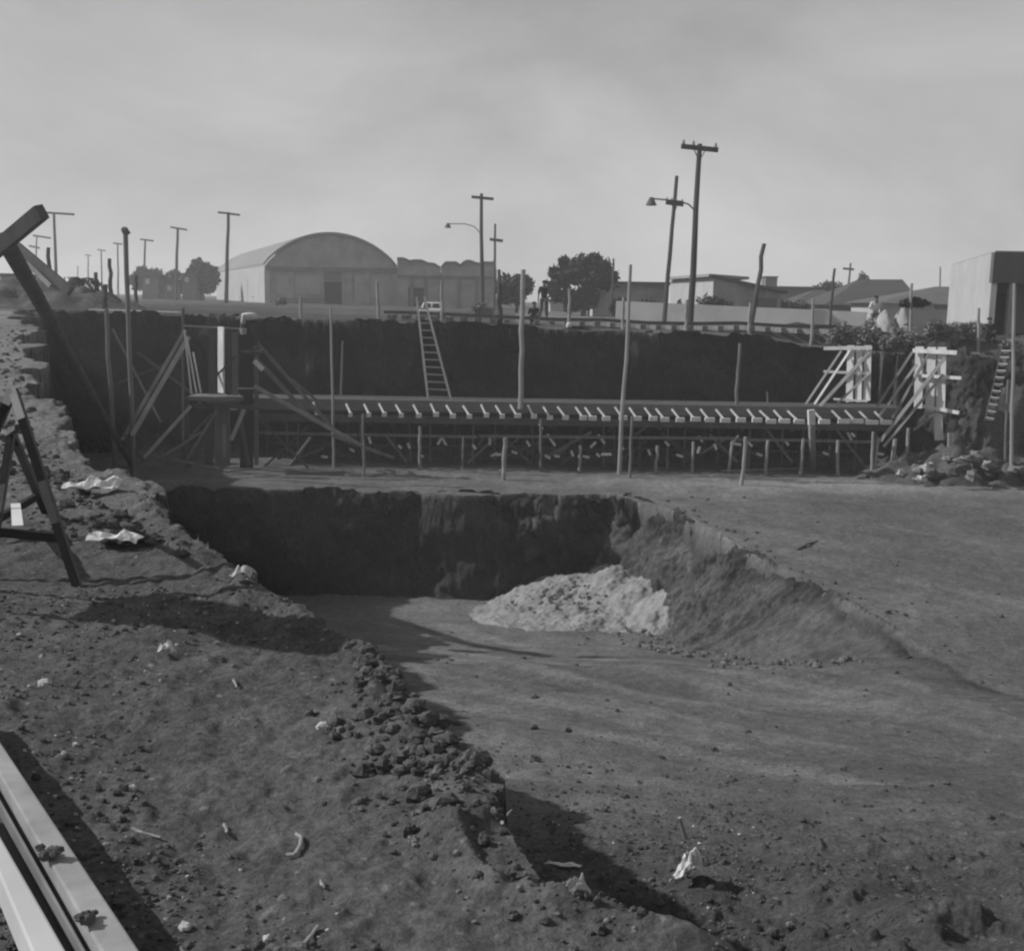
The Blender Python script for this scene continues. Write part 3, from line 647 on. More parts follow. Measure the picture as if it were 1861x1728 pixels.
# water tank on it
p = pt(1392, 504, 128); q = pt(1412, 522, 128)
tk = thing('water_tank', ((p.x + q.x) / 2, 129, q.z - .2), 'boxy water tank standing above the far flat roof', 'water tank')
MB().box(p.x, q.x, 128, 130.2, q.z - .1, p.z).build('tank', M_render2, tk); MB().box(p.x - .1, q.x + .1, 127.9, 130.3, p.z + .003, p.z + .12).build('lid', M_roof, tk)
for sx in (p.x + .1, q.x - .1): MB().cyl((sx, 128.2, q.z - 1.2), (sx, 128.2, q.z - .1), .07).build('leg', M_steel, tk)
def hip_house(px0, px1, pr0, pr1, ridge, eave, Y, D, label, m_roof, m_wall, wins=()):
    a = pt(px0, eave, Y); b = pt(px1, eave, Y); r0 = pt(pr0, ridge, Y + D / 2); r1 = pt(pr1, ridge, Y + D / 2); g = hz((a.x + b.x) / 2, Y) - .2
    t = thing('house', ((a.x + b.x) / 2, Y, g), label, 'house')
    MB().box(a.x + .5, b.x - .5, Y + .5, Y + D - .5, g, a.z).build('wall', m_wall, t)
    vs = [(a.x, Y, a.z + .01), (b.x, Y, a.z + .01), (b.x, Y + D, a.z + .01), (a.x, Y + D, a.z + .01), r0, r1]
    MB().add(vs, [(0, 1, 5, 4), (1, 2, 5), (2, 3, 4, 5), (3, 0, 4), (3, 2, 1, 0)]).build('roof', m_roof, t)
    for (p, q, r_, s_) in wins:
        u = pt(p, q, Y + .45); v = pt(r_, s_, Y + .45); MB().box(u.x, v.x, Y + .42, Y + .495, v.z, u.z).build('window', M_glass, t)
hip_house(1498, 1682, 1560, 1640, 508, 554, 92, 9, 'house under a large dark hipped roof', M_roof, M_render2)
hip_house(1440, 1545, 1478, 1498, 527, 553, 100, 8, 'smaller dark-roofed house left of the hipped one', M_roof, M_render2)
hip_house(1592, 1760, 1700, 1752, 521, 551, 80, 8, 'low house with lighter sloping roof left of the white building', mat('mid_roof', .16, .12, .8), M_plaster, wins=[(1700, 556, 1722, 562)])
low_building(1000, 1062, 548, 120, 'pale low building beyond the standing person', M_block, D=5)
# far left small houses among trees
for (a, b, c, Y, lb) in [(258, 286, 503, 158, 'tiny pale house half hidden between the round trees'), (298, 312, 515, 152, 'small pale hut left of a utility pole'), (330, 356, 500, 148, 'small pale house before the broad dark tree'), (0, 30, 502, 100, 'pale house at the left frame edge behind the crossed timbers'), (34, 70, 520, 110, 'low pale house between the crossed timbers and palms')]:
    low_building(a, b, c, Y, lb, M_render2 if a > 100 else M_block, D=4, wins=[(a + 6, c + 4, a + 14, c + 13)] if a < 400 else ())
# low plaster wall on the right
def bwall():
    a = pt(1120, 560, 72); b = pt(1575, 566, 66); mb = MB()
    mb.bar(Vector((a.x, 72, .95)), Vector((b.x, 66, .55)), 1.25, .25); o = mb.build('boundary_wall', M_block)
    tag(o, 'long low pale boundary wall behind the railway track', 'wall')
bwall()
# big white building at right
def white_building():
    Yn = 50; g = hz(24, 55) - .3
    x1 = pt(1803, 500, Yn).x; zt = pt(1803, 459, Yn).z; Yb = 66; x0 = pt(1727, 500, Yb).x; zb = zt
    t = thing('white_building', (x1, Yn, g), 'boxy building with a blank white side wall and dark fascia over an open porch', 'building')
    s0 = Vector((x1, Yn, g)); s1 = Vector((x0, Yb, g)); dv = s1 - s0; nr = Vector((dv.y, -dv.x, 0)).normalized() * .25
    MB().prism([s0, s1, s1 + Vector((0, 0, zt - g - .002)), s0 + Vector((0, 0, zt - g))], nr).build('side_wall', M_plaster, t)
    zf = pt(1820, 514, Yn).z
    MB().box(x1 - .02, x1 + 9, Yn - .1, Yn + .2, zf, zt).build('fascia', mat('dark_fascia', .14, .10, .6), t)
    MB().prism([(x1 + .02, Yn - .12, zt + .003), (x1 + 9, Yn - .12, zt + .003), (x1 + 9, Yb, zt + .003), (x0 + .1, Yb, zt + .003)], (0, 0, .07)).build('roof', M_roofl, t)
    MB().box(x1 + 2.0, x1 + 9, Yn + 4.5, Yn + 4.8, g, zf + 1).build('back_wall', M_render, t)
    MB().box(x1 + 2.1, x1 + 3.6, Yn + 4.42, Yn + 4.495, pt(1805, 532, Yn + 4.5).z, pt(1805, 520, Yn + 4.5).z).build('window', M_block, t)
    p = pt(1841, 515, Yn - .05); MB().box(p.x - .13, p.x + .13, Yn - .08, Yn + .18, g, zf - .003).build('column', M_lite, t)
    MB().box(p.x + .5, x1 + 9, Yn + 1.0, Yn + 1.3, g, zf - .01).build('porch_wall', M_render2, t)
white_building()

# ------------------------------------------------------------ car at the rim
def car():
    p = pt(785, 575, 58); g = hz(p.x, 58) - .1; cx = p.x
    t = thing('parked_car', (cx, 58, g), 'small white car parked on the far rim above the ladder', 'car')
    def sec(x0, x1, y0, y1, z0, z1, ins, nm, m):
        mb = MB(); vs = [(x0, y0, z0), (x1, y0, z0), (x1, y1, z0), (x0, y1, z0), (x0 + ins, y0 + .12, z1), (x1 - ins, y0 + .12, z1), (x1 - ins, y1 - .12, z1), (x0 + ins, y1 - .12, z1)]
        mb.add(vs, [(3, 2, 1, 0), (4, 5, 6, 7), (0, 1, 5, 4), (1, 2, 6, 5), (2, 3, 7, 6), (3, 0, 4, 7)])
        o = mb.build(nm, m, t); bv = o.modifiers.new('b', 'BEVEL'); bv.width = .07; bv.segments = 3; return o
    a, b = cx - .64, cx + .60; g += .12
    sec(a, b, 57.2, 60.4, g + .08, g + .42, .05, 'body', M_paint)
    sec(a + .06, b - .06, 57.9, 59.9, g + .42, g + .74, .12, 'cabin', M_paint)
    for x0, x1 in ((a + .2, cx - .06), (cx + .02, b - .2)):
        MB().add([(x0, 57.9, g + .46), (x1, 57.9, g + .46), (x1 - .03, 57.99, g + .69), (x0 + .03, 57.99, g + .69)], [(0, 1, 2, 3)]).build('window', M_glass, t)
    for x in (a + .02, b - .16):
        for y in (57.5, 59.7):
            w_ = MB().cyl((x, y, g + .12), (x + .14, y, g + .12), .2, n=16).build('wheel', M_rub, t); MB().cyl((x - .01, y, g + .12), (x, y, g + .12), .1, n=12).build('rim', M_ins, w_)
    for x in (a + .12, b - .12): MB().rock((x, 57.2, g + .3), .05, (1, .6, 1)).build('headlight', M_ins, t)
car()

# ------------------------------------------------------------ people
def skin(name, verts, edges, rad, m, parent, lvl=2):
    me = bpy.data.meshes.new(name); o0 = Vector(parent['_org']) if parent is not None else Vector((0, 0, 0))
    me.from_pydata([tuple(Vector(v) - o0) for v in verts], edges, []); o = bpy.data.objects.new(name, me); COL.objects.link(o)
    if parent is not None: o.parent = parent
    o['_org'] = tuple(o0)
    s = o.modifiers.new('skin', 'SKIN'); s.use_smooth_shade = True
    for i, r in enumerate(rad):
        v = me.skin_vertices[0].data[i]; v.radius = (r, r) if not isinstance(r, tuple) else r; v.use_root = (i == 0)
    sb = o.modifiers.new('sub', 'SUBSURF'); sb.levels = lvl; sb.render_levels = lvl
    me.materials.append(m); return o
def person(loc, J, label, shirt, trous, face=(0, -1, 0), hat=None, group=None, bulk=1.0):
    """J: joints relative to loc (metres, standing 1.7 high). One skinned body, clothes as children."""
    loc = Vector(loc); V = {k: loc + Vector(v) for k, v in J.items()}
    t = thing('person', loc, label, 'person', group)
    names = ['pel', 'waist', 'chest', 'neck', 'head', 'crownp']; vs = [V['pel'], V['waist'], V['chest'], V['neck'], V['head'], V['crown']]
    ed = [(0, 1), (1, 2), (2, 3), (3, 4), (4, 5)]; rd = [.13, .12, .14, .055, .095, .07]
    for s in 'lr':
        i = len(vs); vs += [V['sh' + s], V['el' + s], V['wr' + s], V['ha' + s]]; ed += [(2, i), (i, i + 1), (i + 1, i + 2), (i + 2, i + 3)]; rd += [.06, .042, .03, .035]
        # fingers and thumb
        hd = (V['ha' + s] - V['wr' + s]).normalized(); sd = hd.orthogonal().normalized()
        for k in range(4):
            vs.append(V['ha' + s] + hd * (.075 + .01 * (1 - abs(k - 1.5))) + sd * (.018 * (k - 1.5))); ed.append((i + 3, len(vs) - 1)); rd.append(.009)
        vs.append(V['wr' + s] + hd * .06 + sd * .045); ed.append((i + 2, len(vs) - 1)); rd.append(.01)
        i = len(vs); vs += [V['hi' + s], V['kn' + s], V['an' + s], V['to' + s]]; ed += [(0, i), (i, i + 1), (i + 1, i + 2), (i + 2, i + 3)]; rd += [.09, .058, .04, .035]
    body = skin('body', vs, ed, rd, M_skin, t)
    f = Vector(face).normalized(); hc = V['head']
    MB().rock(hc + f * .1 + Vector((0, 0, -.01)), .022, (1, 1, 1.3)).build('nose', M_skin, t)
    up = (V['crown'] - V['neck']).normalized()
    MB().rock(V['crown'] - f * .02, .108, (1, 1, .75), 10, 7, .04).build('hair' if not hat else 'hat', M_dcl if not hat else hat, t)
    vs = [V['pel'], V['waist'], V['chest'], V['neck'] - up * .03]; ed = [(0, 1), (1, 2), (2, 3)]; rd = [.15, .15 * bulk, .165 * bulk, .075]
    for s in 'lr':
        i = len(vs); vs += [V['sh' + s], V['el' + s]]; ed += [(2, i), (i, i + 1)]; rd += [.075, .06]
    skin('shirt', vs, ed, rd, shirt, t)
    vs = [V['pel'] + Vector((0, 0, .04))]; ed = []; rd = [.155]
    for s in 'lr':
        i = len(vs); vs += [V['hi' + s], V['kn' + s], V['an' + s] + Vector((0, 0, .04))]; ed += [(0, i), (i, i + 1), (i + 1, i + 2)]; rd += [.105, .08, .065]
    skin('trousers', vs, ed, rd, trous, t)
    for s in 'lr':
        d = (V['to' + s] - V['an' + s]).normalized(); a = V['an' + s] + Vector((0, 0, -.045)) - d * .05
        MB().bar(a, a + d * .26, .095, .07, (0, 0, 1)).build('shoe', M_black, t)
    return t
STAND = dict(pel=(0, 0, .93), waist=(0, 0, 1.08), chest=(0, 0, 1.32), neck=(0, 0, 1.46), head=(0, -.02, 1.57), crown=(0, -.01, 1.66),
    shl=(-.19, 0, 1.4), ell=(-.25, .02, 1.12), wrl=(-.26, -.06, .88), hal=(-.26, -.09, .8), shr=(.19, 0, 1.4), elr=(.25, .02, 1.12), wrr=(.24, -.08, .88), har=(.24, -.1, .8),
    hil=(-.1, 0, .86), knl=(-.12, -.02, .48), anl=(-.13, 0, .09), tol=(-.15, -.16, .04), hir=(.1, 0, .86), knr=(.12, -.03, .48), anr=(.14, 0, .09), tor=(.16, -.16, .04))
J = dict(STAND); J.update(elr=(.3, -.1, 1.2), wrr=(.14, -.22, 1.38), har=(.08, -.24, 1.45), anl=(-.2, .05, .09), tol=(-.23, -.1, .04))
p = pt(988, 580, 50.45); person((p.x, 50.45, hz(p.x, 50.5) + .25), {k: (v[0], v[1], v[2] * 1.02) for k, v in J.items()}, 'person in dark clothes standing on the far rim with one hand raised to the chest', M_dcl, M_gcl)
SIT = dict(STAND); SIT.update({k: (v[0], v[1], v[2] - .72) for k, v in STAND.items() if k in ('pel', 'waist', 'chest', 'neck', 'head', 'crown', 'shl', 'shr', 'ell', 'elr')})
SIT.update(wrl=(-.2, -.28, .42), hal=(-.16, -.34, .42), wrr=(.2, -.28, .42), har=(.16, -.34, .42), hil=(-.1, 0, .17), knl=(-.14, -.34, .42), anl=(-.14, -.34, .06), tol=(-.15, -.48, .04), hir=(.1, 0, .17), knr=(.14, -.34, .42), anr=(.14, -.34, .06), tor=(.15, -.48, .04))
p = pt(970, 582, 51.5); person((p.x, 51.5, hz(p.x, 51.5)), SIT, 'person in dark clothes sitting on the rim beside the standing one', M_dcl, M_dcl)
J = dict(STAND); J.update(ell=(-.3, -.1, 1.15), wrl=(-.12, -.3, 1.1), hal=(-.05, -.33, 1.1))
p = pt(1590, 580, 50.5); person((p.x, 50.5, hz(p.x, 50.5)), J, 'person in a white shirt standing in the brush on the right rim', M_shirt, M_gcl)
p = pt(1797, 600, 49); person((p.x, 49, hz(p.x, 49)), SIT, 'person in dark clothes sitting at the corner of the white building', M_dcl, M_dcl)
# bending worker on the column form
BENT = dict(pel=(0.1, 0, .9), waist=(0.05, 0, 1.03), chest=(-.17, 0, 1.12), neck=(-.33, 0, 1.06), head=(-.41, -.01, .97), crown=(-.46, -.01, .9),
    shl=(-.24, -.17, 1.07), ell=(-.3, -.19, .8), wrl=(-.4, -.12, .58), hal=(-.43, -.1, .51), shr=(-.24, .17, 1.07), elr=(-.32, .18, .8), wrr=(-.42, .1, .58), har=(-.45, .08, .51),
    hil=(.1, -.1, .84), knl=(.12, -.11, .47), anl=(.2, -.12, .09), tol=(.05, -.12, .04), hir=(.1, .1, .84), knr=(.02, .11, .47), anr=(.05, .12, .09), tor=(-.1, .12, .04))
pw = pt(458, 636, 41.5)
person((pw.x, 41.5, pw.z + .0), {k: (v[0] * 1.05, v[1], v[2] * 1.2) for k, v in BENT.items()}, 'worker in a white shirt bending over the top of the dark column form', M_shirt, M_dcl, face=(-.5, 0, -1), bulk=1.75)
# pale tent like heaps near
for i, (a, b, c, d, lb) in enumerate([(1596, 1625, 562, 592, 'pale heap of sand right of the white-shirted person'), (1628, 1652, 556, 592, 'pale peaked heap left of the small flat tree')]):
    p = pt(a, d, 49.5); q = pt(b, c, 49.5); g = hz((p.x + q.x) / 2, 49.5)
    h_ = heap('spoil_heap', (p.x + q.x) / 2, 49.5, (q.x - p.x) * 1.15, 1.0, max(.5, q.z - g + .15), mat('pale_spoil', .42, .3, 3, bump=.03), 80 + i, n=26, rug=.1, base=g - .08); tag(h_, lb, 'spoil heap')

# ------------------------------------------------------------ raised beam formwork across the pit
def beam_form():
    Y = 43.0
    a = pt(400, 722, Y); b = pt(1645, 742, Y); zt0, zt1 = a.z, b.z
    t = thing('beam_formwork', ((a.x + b.x) / 2, Y, FLOOR), 'long raised timber beam formwork crossing the pit with white-tipped kickers', 'formwork')
    def P(px, dz, dy=0):
        u = (px - 400) / 1245; return Vector((a.x + (b.x - a.x) * u, Y + dy, zt0 + (zt1 - zt0) * u + dz))
    MB().bar(P(360, -.22), P(1645, -.22), .44, .06).build('side_board', mat('form_board', .24, .15, 2, stretch=(.3, 1, 2)), t)
    MB().bar(P(400, -.52, .95), P(1645, -.52, .95), .05, 1.75).build('soffit_board', M_dark, t)
    MB().bar(P(400, -.22, 1.8), P(1645, -.22, 1.8), .44, .05).build('side_board', M_dark, t)
    MB().bar(P(400, -.03, .95), P(1645, -.03, .95), .04, 1.6).build('deck', mat('deck_board', .13, .08, 2), t)
    MB().bar(P(440, -.74, -.1), P(1640, -.74, -.1), .3, .08).build('runner', mat('runner_board', .15, .08, 2), t)
    for x0, x1 in ((450, 650), (653, 868), (872, 1120), (1123, 1335), (1338, 1480), (1483, 1600)):
        dz = random.uniform(-.03, .03) - 1.33
        MB().bar(P(x0, dz, -.2), P(x1, dz + random.uniform(-.04, .04), -.2), .11, .05).build('ledger', M_grey, t)
    xs = [577, 638, 671, 701, 730, 762, 793, 823, 853, 882, 911, 941, 969, 998, 1027, 1056, 1076, 1100, 1128, 1155, 1183, 1203, 1231, 1259, 1285, 1312, 1343, 1370, 1395, 1421, 1447, 1492, 1528, 1553, 1578, 1603]
    for x in xs:
        k = (x - 577) / 1026; lean = .12 + .38 * k; wd = .12 + .3 * k + random.uniform(-.03, .03)
        j = random.uniform(-.035, .035); lean += random.uniform(-.07, .07); x += random.uniform(-2, 2)
        br = MB().bar(P(x - 5, -.14 + j, -.1) + Vector((-lean * .5, 0, 0)), P(x, -.5, -.3) + Vector((0, 0, 0)), .075, .06).build('kicker', M_pale, t)
        MB().bar(P(x - 1, -.53 + j, -.34) + Vector((-wd * .3, 0, 0)), P(x - 1, -.53 + j, -.34) + Vector((wd * .8, 0, 0)), .17, .14).build('kicker_foot', M_pale, br)
    # bearers: stub ends beneath
    for k in range(24):
        x = 470 + k * 49 + random.uniform(-8, 8)
        p0 = P(x, -.94, -.05); MB().bar(p0, p0 + Vector((0, 1.9, 0)), .1, .12, (0, 0, 1)).build('bearer', M_dark, t)
    # back rows of props and diagonals in the dark under the deck
    for k in range(30):
        x = 462 + k * 39.5 + random.uniform(-9, 9); yy = random.choice((.5, 1.1, 1.7))
        p0 = P(x, -1.0, yy); MB().cyl((p0.x + random.uniform(-.06, .06), Y + yy, FLOOR - .1), p0, .055, .05, 7).build('prop', M_grey if k % 3 else M_dark, t)
    for x0, y0, x1, y1 in ((990, 832, 1075, 785), (1155, 790, 1190, 765), (1273, 825, 1325, 793), (530, 845, 565, 795), (1290, 790, 1340, 840), (700, 790, 740, 840), (850, 842, 905, 790), (1385, 770, 1440, 840), (1520, 780, 1570, 845)):
        MB().bar(pt(x0, y0, Y + .25), pt(x1, y1, Y + .25), .1, .05).build('diagonal_brace', M_grey, t)
    random.seed(91)
    for k in range(26):
        x = random.uniform(470, 1590); y_ = random.uniform(785, 820); dx = random.uniform(25, 75) * random.choice((-1, 1)); yy = random.uniform(.2, 1.6)
        MB().bar(pt(x, y_, Y + yy), pt(x + dx, random.uniform(825, 848), Y + yy), random.uniform(.06, .11), .05).build('diagonal_brace', random.choice((M_grey, M_dark, M_dark)), t)
    for k in range(7):
        x = 480 + k * 165; MB().bar(P(x, -1.9, .9), P(x + 160, -1.9 + random.uniform(-.1, .1), .9), .1, .05).build('ledger', M_dark, t)
    return P, t
PB, tb = beam_form()
# bright offcuts under the deck (separate little pieces of new wood lodged between props)
random.seed(21)
for i, (x, y, dx, dy) in enumerate([(800, 800, -5, 8), (806, 800, 5, 9), (727, 812, 3, 3), (743, 810, 2, 5), (1002, 800, 7, 10), (995, 830, 5, 3), (1012, 829, 5, 1), (1093, 798, 6, 8), (1078, 808, -5, 5), (1087, 827, 3, 3), (1102, 826, 9, 0), (1040, 824, 2, 5), (1273, 798, 4, 5), (1270, 818, -2, 6), (1337, 797, 5, -6), (1340, 807, 7, 1), (1362, 806, 5, 5), (983, 775, 3, 5), (1180, 822, 2, 5), (890, 800, 0, 8), (898, 826, -6, 3), (905, 826, 6, 0), (1600, 825, 6, 1), (1600, 836, 6, 1), (1545, 795, 5, 9), (1550, 790, 3, 3), (640, 818, 4, 3), (590, 830, 6, 1), (672, 800, 2, 6), (765, 828, 5, 2), (862, 812, 3, 4), (935, 822, 5, 2), (960, 806, 3, 5), (1065, 830, 6, 1), (1130, 812, 3, 5), (1212, 806, 4, 4), (1235, 828, 6, 2), (1300, 812, 2, 5), (1380, 826, 5, 2), (1430, 805, 3, 4), (1500, 824, 5, 2)]):
    Yc = 43.0 + random.uniform(-.1, .4)
    o = MB().bar(pt(x - dx, y - dy, Yc - .1), pt(x + dx, y + dy, Yc - .1), .09, .07).build('wood_offcut', M_pale)
    side = 'left' if x < 850 else 'middle' if x < 1220 else 'right'
    tag(o, {'left': 'bright scrap of new wood wedged under the left stretch of the beam formwork', 'middle': 'bright scrap of new wood wedged under the middle of the beam formwork', 'right': 'bright scrap of new wood wedged under the right stretch of the beam formwork'}[side], 'wood scrap', 'bright wood scraps under the ' + side + ' of the formwork')

# props and stakes standing before the formwork
SG = 'round stakes standing in front of the beam formwork'
stk = [(660, 752, 662, 868, .05, 'tall thin stake, leftmost of the row, reaching up to the kickers'), (763, 775, 763, 852, .06, 'stake second from the left of the row'), (842, 795, 840, 853, .05, 'thin leaning stake third from the left of the row'), (918, 796, 915, 872, .08, 'thick pale stake in front of the row, left of the middle'), (983, 762, 983, 855, .055, 'stake right of the thick pale one, reaching above the ledger'), (1055, 810, 1053, 855, .06, 'short stake left of the tall pit pole'), (1149, 756, 1144, 868, .055, 'thin stake just right of the tall pit pole, reaching the kickers'), (1195, 810, 1192, 856, .065, 'short stake, second right of the tall pit pole'), (1260, 803, 1258, 853, .06, 'short stake between two wood scraps right of the middle'), (1331, 802, 1325, 853, .06, 'leaning stake left of the thicker front stake'), (1355, 794, 1348, 880, .075, 'thicker stake in front of the row, right of the middle'), (1396, 800, 1392, 852, .065, 'stake right of the thicker front stake'), (1460, 798, 1455, 855, .065, 'stake just left of the white-topped post'), (1523, 800, 1522, 853, .07, 'stake just right of the white-topped post'), (1587, 785, 1585, 830, .06, 'stake below the braces of the right panel'), (1596, 795, 1591, 845, .06, 'stake a little right under the crossing braces'), (1627, 798, 1621, 866, .09, 'stout stake in front of the right panel'), (1651, 778, 1646, 845, .07, 'stake at the foot of the right panel'), (1725, 787, 1721, 850, .07, 'stake standing in the rubble below the right panel'), (1790, 795, 1789, 835, .05, 'small stake at the foot of the right ladder')]
for a, b, c, d, r, lb in stk:
    g = pz(c, d, FLOOR); Y = min(g.y, 42.4) if c < 1580 else 42.0
    pole('stake', (a, b), (c, d), Y, r, lb, 'stake', SG, m=M_lite if r > .058 else M_grey, sink=.3, r1=r * .95)
t = thing('white_topped_post', tuple(pz(1478, 852, FLOOR)), 'stout post with a white top standing in front of the formwork', 'post')
MB().bar(pz(1478, 852, FLOOR) + Vector((0, 0, -.2)), pt(1475, 772, 41.8), .2, .2).build('post', M_lite, t); MB().bar(pt(1475, 772, 41.8) + Vector((0, 0, .004)), pt(1474, 745, 41.8), .24, .23).build('painted_top', M_paint, t)
# tall poles in the pit
pole('pit_pole', (601, 558), (606, 845), 42.5, .055, 'thin pale pole rising above the left part of the formwork', 'pole', m=M_lite, sink=.3)
pole('pit_pole', (951, 490), (946, 726), 42.8, .10, 'straight pale pole standing on the formwork deck left of the middle', 'pole', m=M_lite, toz=PB(946, 0).z, r1=.09)
pole('pit_pole', (1146, 481), (1126, 856), 41.9, .09, 'tallest bent pale pole in the pit, right of the middle', 'pole', m=M_lite, r1=.06)
pole('pit_pole', (1345, 624), (1338, 734), 43.6, .075, 'thin pole against the dark wall above the right part of the deck', 'pole', m=M_grey, toz=PB(1338, 0).z)
pole('pit_pole', (623, 620), (620, 722), 44.4, .05, 'faint dark pole on the shaded wall right of the thin pale one', 'pole', m=M_grey, toz=PB(620, 0).z)
pole('pit_pole', (1394, 712), (1396, 736), 44.2, .04, 'little stub of pole behind the right part of the deck', 'pole', m=M_grey, toz=PB(1394, 0).z)
pole('pit_pole', (1844, 515), (1838, 852), 41.0, .075, 'tall pole standing in front of the bank by the right ladder', 'pole', m=M_lite, r1=.06)
pole('pit_pole', (1832, 690), (1828, 800), 41.6, .05, 'shorter thin pole between ladder and tall pole', 'pole', m=M_grey)
pole('pit_pole', (228, 420), (243, 832), 39.5, .085, 'thick grey pole with a knobbed top rising far above the left rim', 'pole', m=M_grey, knob=True, r1=.085)
pole('pit_pole', (193, 560), (206, 792), 41.0, .10, 'pole of the left corner, shorter, left of the knobbed one', 'pole', m=M_grey)
pole('pit_pole', (333, 560), (334, 800), 43.0, .07, 'thin dark pole left of the three pale slats', 'pole', m=M_dark)
# braces of the left corner
random.seed(5)
def brace(a, b, Y0, Y1, wd, lb, m=M_grey, rnd=False, th=None, name='brace'):
    p = pt(*a, Y0); q = pt(*b, Y1)
    o = (MB().cyl(p, q, wd / 2, wd / 2.4, 8, wob=.01, seg=5) if rnd else MB().bar(p, q, wd, th or wd * .6)).build(name, m)
    return tag(o, lb, 'brace')
brace((337, 600), (222, 800), 42.5, 39.5, .13, 'upper of the two long parallel props leaning right in the left corner', M_grey)
brace((343, 612), (240, 792), 41.5, 39.3, .16, 'lower and wider of the parallel props leaning right, ending at the knobbed pole', M_lite)
brace((205, 598), (293, 768), 42.5, 41, .08, 'thin brace crossing behind the parallel props', M_dark)
brace((347, 738), (262, 832), 40.8, 39.5, .12, 'short prop from the platform down to the pit floor', M_lite)
brace((366, 785), (285, 836), 41.2, 40, .08, 'faint low prop under the platform', M_grey)
brace((240, 820), (400, 852), 39.6, 40.2, .09, 'board lying low across the foot of the left props', M_grey)
brace((225, 790), (262, 838), 39.6, 39.4, .1, 'short stub brace at the foot of the knobbed pole', M_dark)
brace((466, 622), (608, 782), 41.4, 42.2, .12, 'upper dark brace running down right from the column form', M_grey)
brace((463, 650), (570, 765), 41.2, 42.0, .15, 'middle wide brace running down right from the column form', M_grey)
brace((530, 690), (585, 735), 41.8, 42.3, .09, 'short brace between the two upper ones right of the column form', M_grey)
brace((462, 702), (660, 812), 41.0, 41.8, .14, 'long pale brace running lowest from the column form toward the first stake', M_lite)
brace((600, 790), (715, 832), 41.6, 41.4, .1, 'low brace continuing behind the leftmost tall stake', M_grey)
brace((444, 744), (420, 800), 40.9, 40.6, .14, 'short pale knee brace under the column form', M_lite)
brace((205, 700), (330, 650), 42.2, 42.6, .08, 'near-level thin tie across the dark left corner', M_dark)
brace((250, 640), (375, 735), 42.6, 42.0, .09, 'dark brace falling right behind the three bright slats', M_dark)
brace((300, 845), (390, 745), 41.8, 41.4, .1, 'steep grey prop left of the column form foot', M_grey)
brace((395, 745), (330, 850), 41.0, 40.6, .09, 'grey strut crossing the steep prop left of the column form', M_grey)
brace((470, 760), (560, 850), 41.6, 41.4, .09, 'dark strut falling right from the column form foot', M_dark)
brace((478, 850), (560, 775), 41.9, 42.2, .08, 'dark strut rising right beside the column form', M_dark)
brace((565, 795), (527, 845), 42, 41.7, .1, 'forked branch-like prop under the left part of the beam', M_grey, rnd=True)
o = MB().bar(pt(462, 656, 40.9), pt(478, 672, 40.9), .16, .1).build('wood_block', M_pale); tag(o, 'bright pale block fixed on the braces right of the column form', 'wood block')
# column form
def column_form():
    t = thing('column_formwork', tuple(pz(425, 850, FLOOR)), 'dark shaded column formwork with one bright board, where a worker bends', 'formwork')
    Y = 41.3
    def v(px0, px1, y0, y1, dy, m, nm):
        a = pt((px0 + px1) / 2, y0, Y + dy); b = pt((px0 + px1) / 2, y1, Y + dy); wd = (px1 - px0) / FPX * (Y + dy)
        return MB().bar(b, a, wd, .06, (0, 1, 0) if m is not M_pale else (-.6, -.8, 0)).build(nm, m, t)
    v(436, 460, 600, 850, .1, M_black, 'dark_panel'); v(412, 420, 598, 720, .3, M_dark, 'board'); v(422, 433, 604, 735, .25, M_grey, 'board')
    v(379, 391, 600, 716, .35, M_dark, 'board'); v(394, 410, 594, 714, -.25, M_pale, 'bright_board')
    v(372, 388, 735, 850, .3, M_dark, 'board'); v(390, 418, 735, 846, .15, M_grey, 'board'); v(404, 411, 772, 830, -.1, M_lite, 'board'); v(462, 470, 640, 845, .4, M_grey, 'board')
    MB().box(pt(348, 720, Y).x, pt(442, 720, Y).x, Y - .5, Y + .7, pt(400, 727, Y).z, pt(400, 719, Y).z).build('platform', M_grey, t)
    MB().bar(pt(352, 737, Y - .3), pt(470, 741, Y - .3), .14, .08).build('yoke', M_dark, t)
    MB().bar(pt(333, 592, Y + .2), pt(445, 598, Y + .2), .05, .08).build('top_rail', M_lite, t)
    MB().bar(pt(432, 706, Y - .15), pt(462, 706, Y - .15), .06, .08).build('yoke', M_lite, t)
    MB().bar(pt(394, 682, Y - .35), pt(428, 648, Y - .35), .07, .04).build('diagonal_brace', M_dark, t)
    MB().bar(pt(340, 722, Y), pt(344, 850, Y + .2), .12, .1).build('leg', M_dark, t); MB().bar(pt(434, 740, Y - .2), pt(452, 845, Y - .2), .12, .1).build('leg', M_dark, t)
    MB().box(pw.x - .35, pw.x + .5, 41.2, 41.9, pw.z - .12, pw.z - .01).build('standing_board', M_dark, t)
column_form()
for k, (a, b, c, d, lb) in enumerate([(335, 600, 348, 716, 'left one of three bright slats leaning on the platform'), (339, 612, 357, 714, 'middle one of three bright slats leaning on the platform'), (351, 640, 365, 714, 'right and shortest of three bright slats leaning on the platform')]):
    o = MB().bar(pt(c, d, 40.7), pt(a, b, 41.0), .055, .05).build('leaning_board', M_pale); tag(o, lb, 'wood slat', 'slats leaning left of the column form')
p = pt(437, 608, 41); q = pt(448, 597, 41)
bk = thing('bucket', ((p.x + q.x) / 2, 41, p.z), 'white bucket hanging at the bent worker’s hands', 'bucket')
MB().cyl(((p.x + q.x) / 2, 41, p.z), ((p.x + q.x) / 2, 41, q.z), .1, .13, 12).build('pail', M_lite, bk); MB().bar(((p.x + q.x) / 2 - .11, 41, q.z), ((p.x + q.x) / 2 + .02, 41, q.z + .12), .015, .015).build('handle', M_steel, bk)

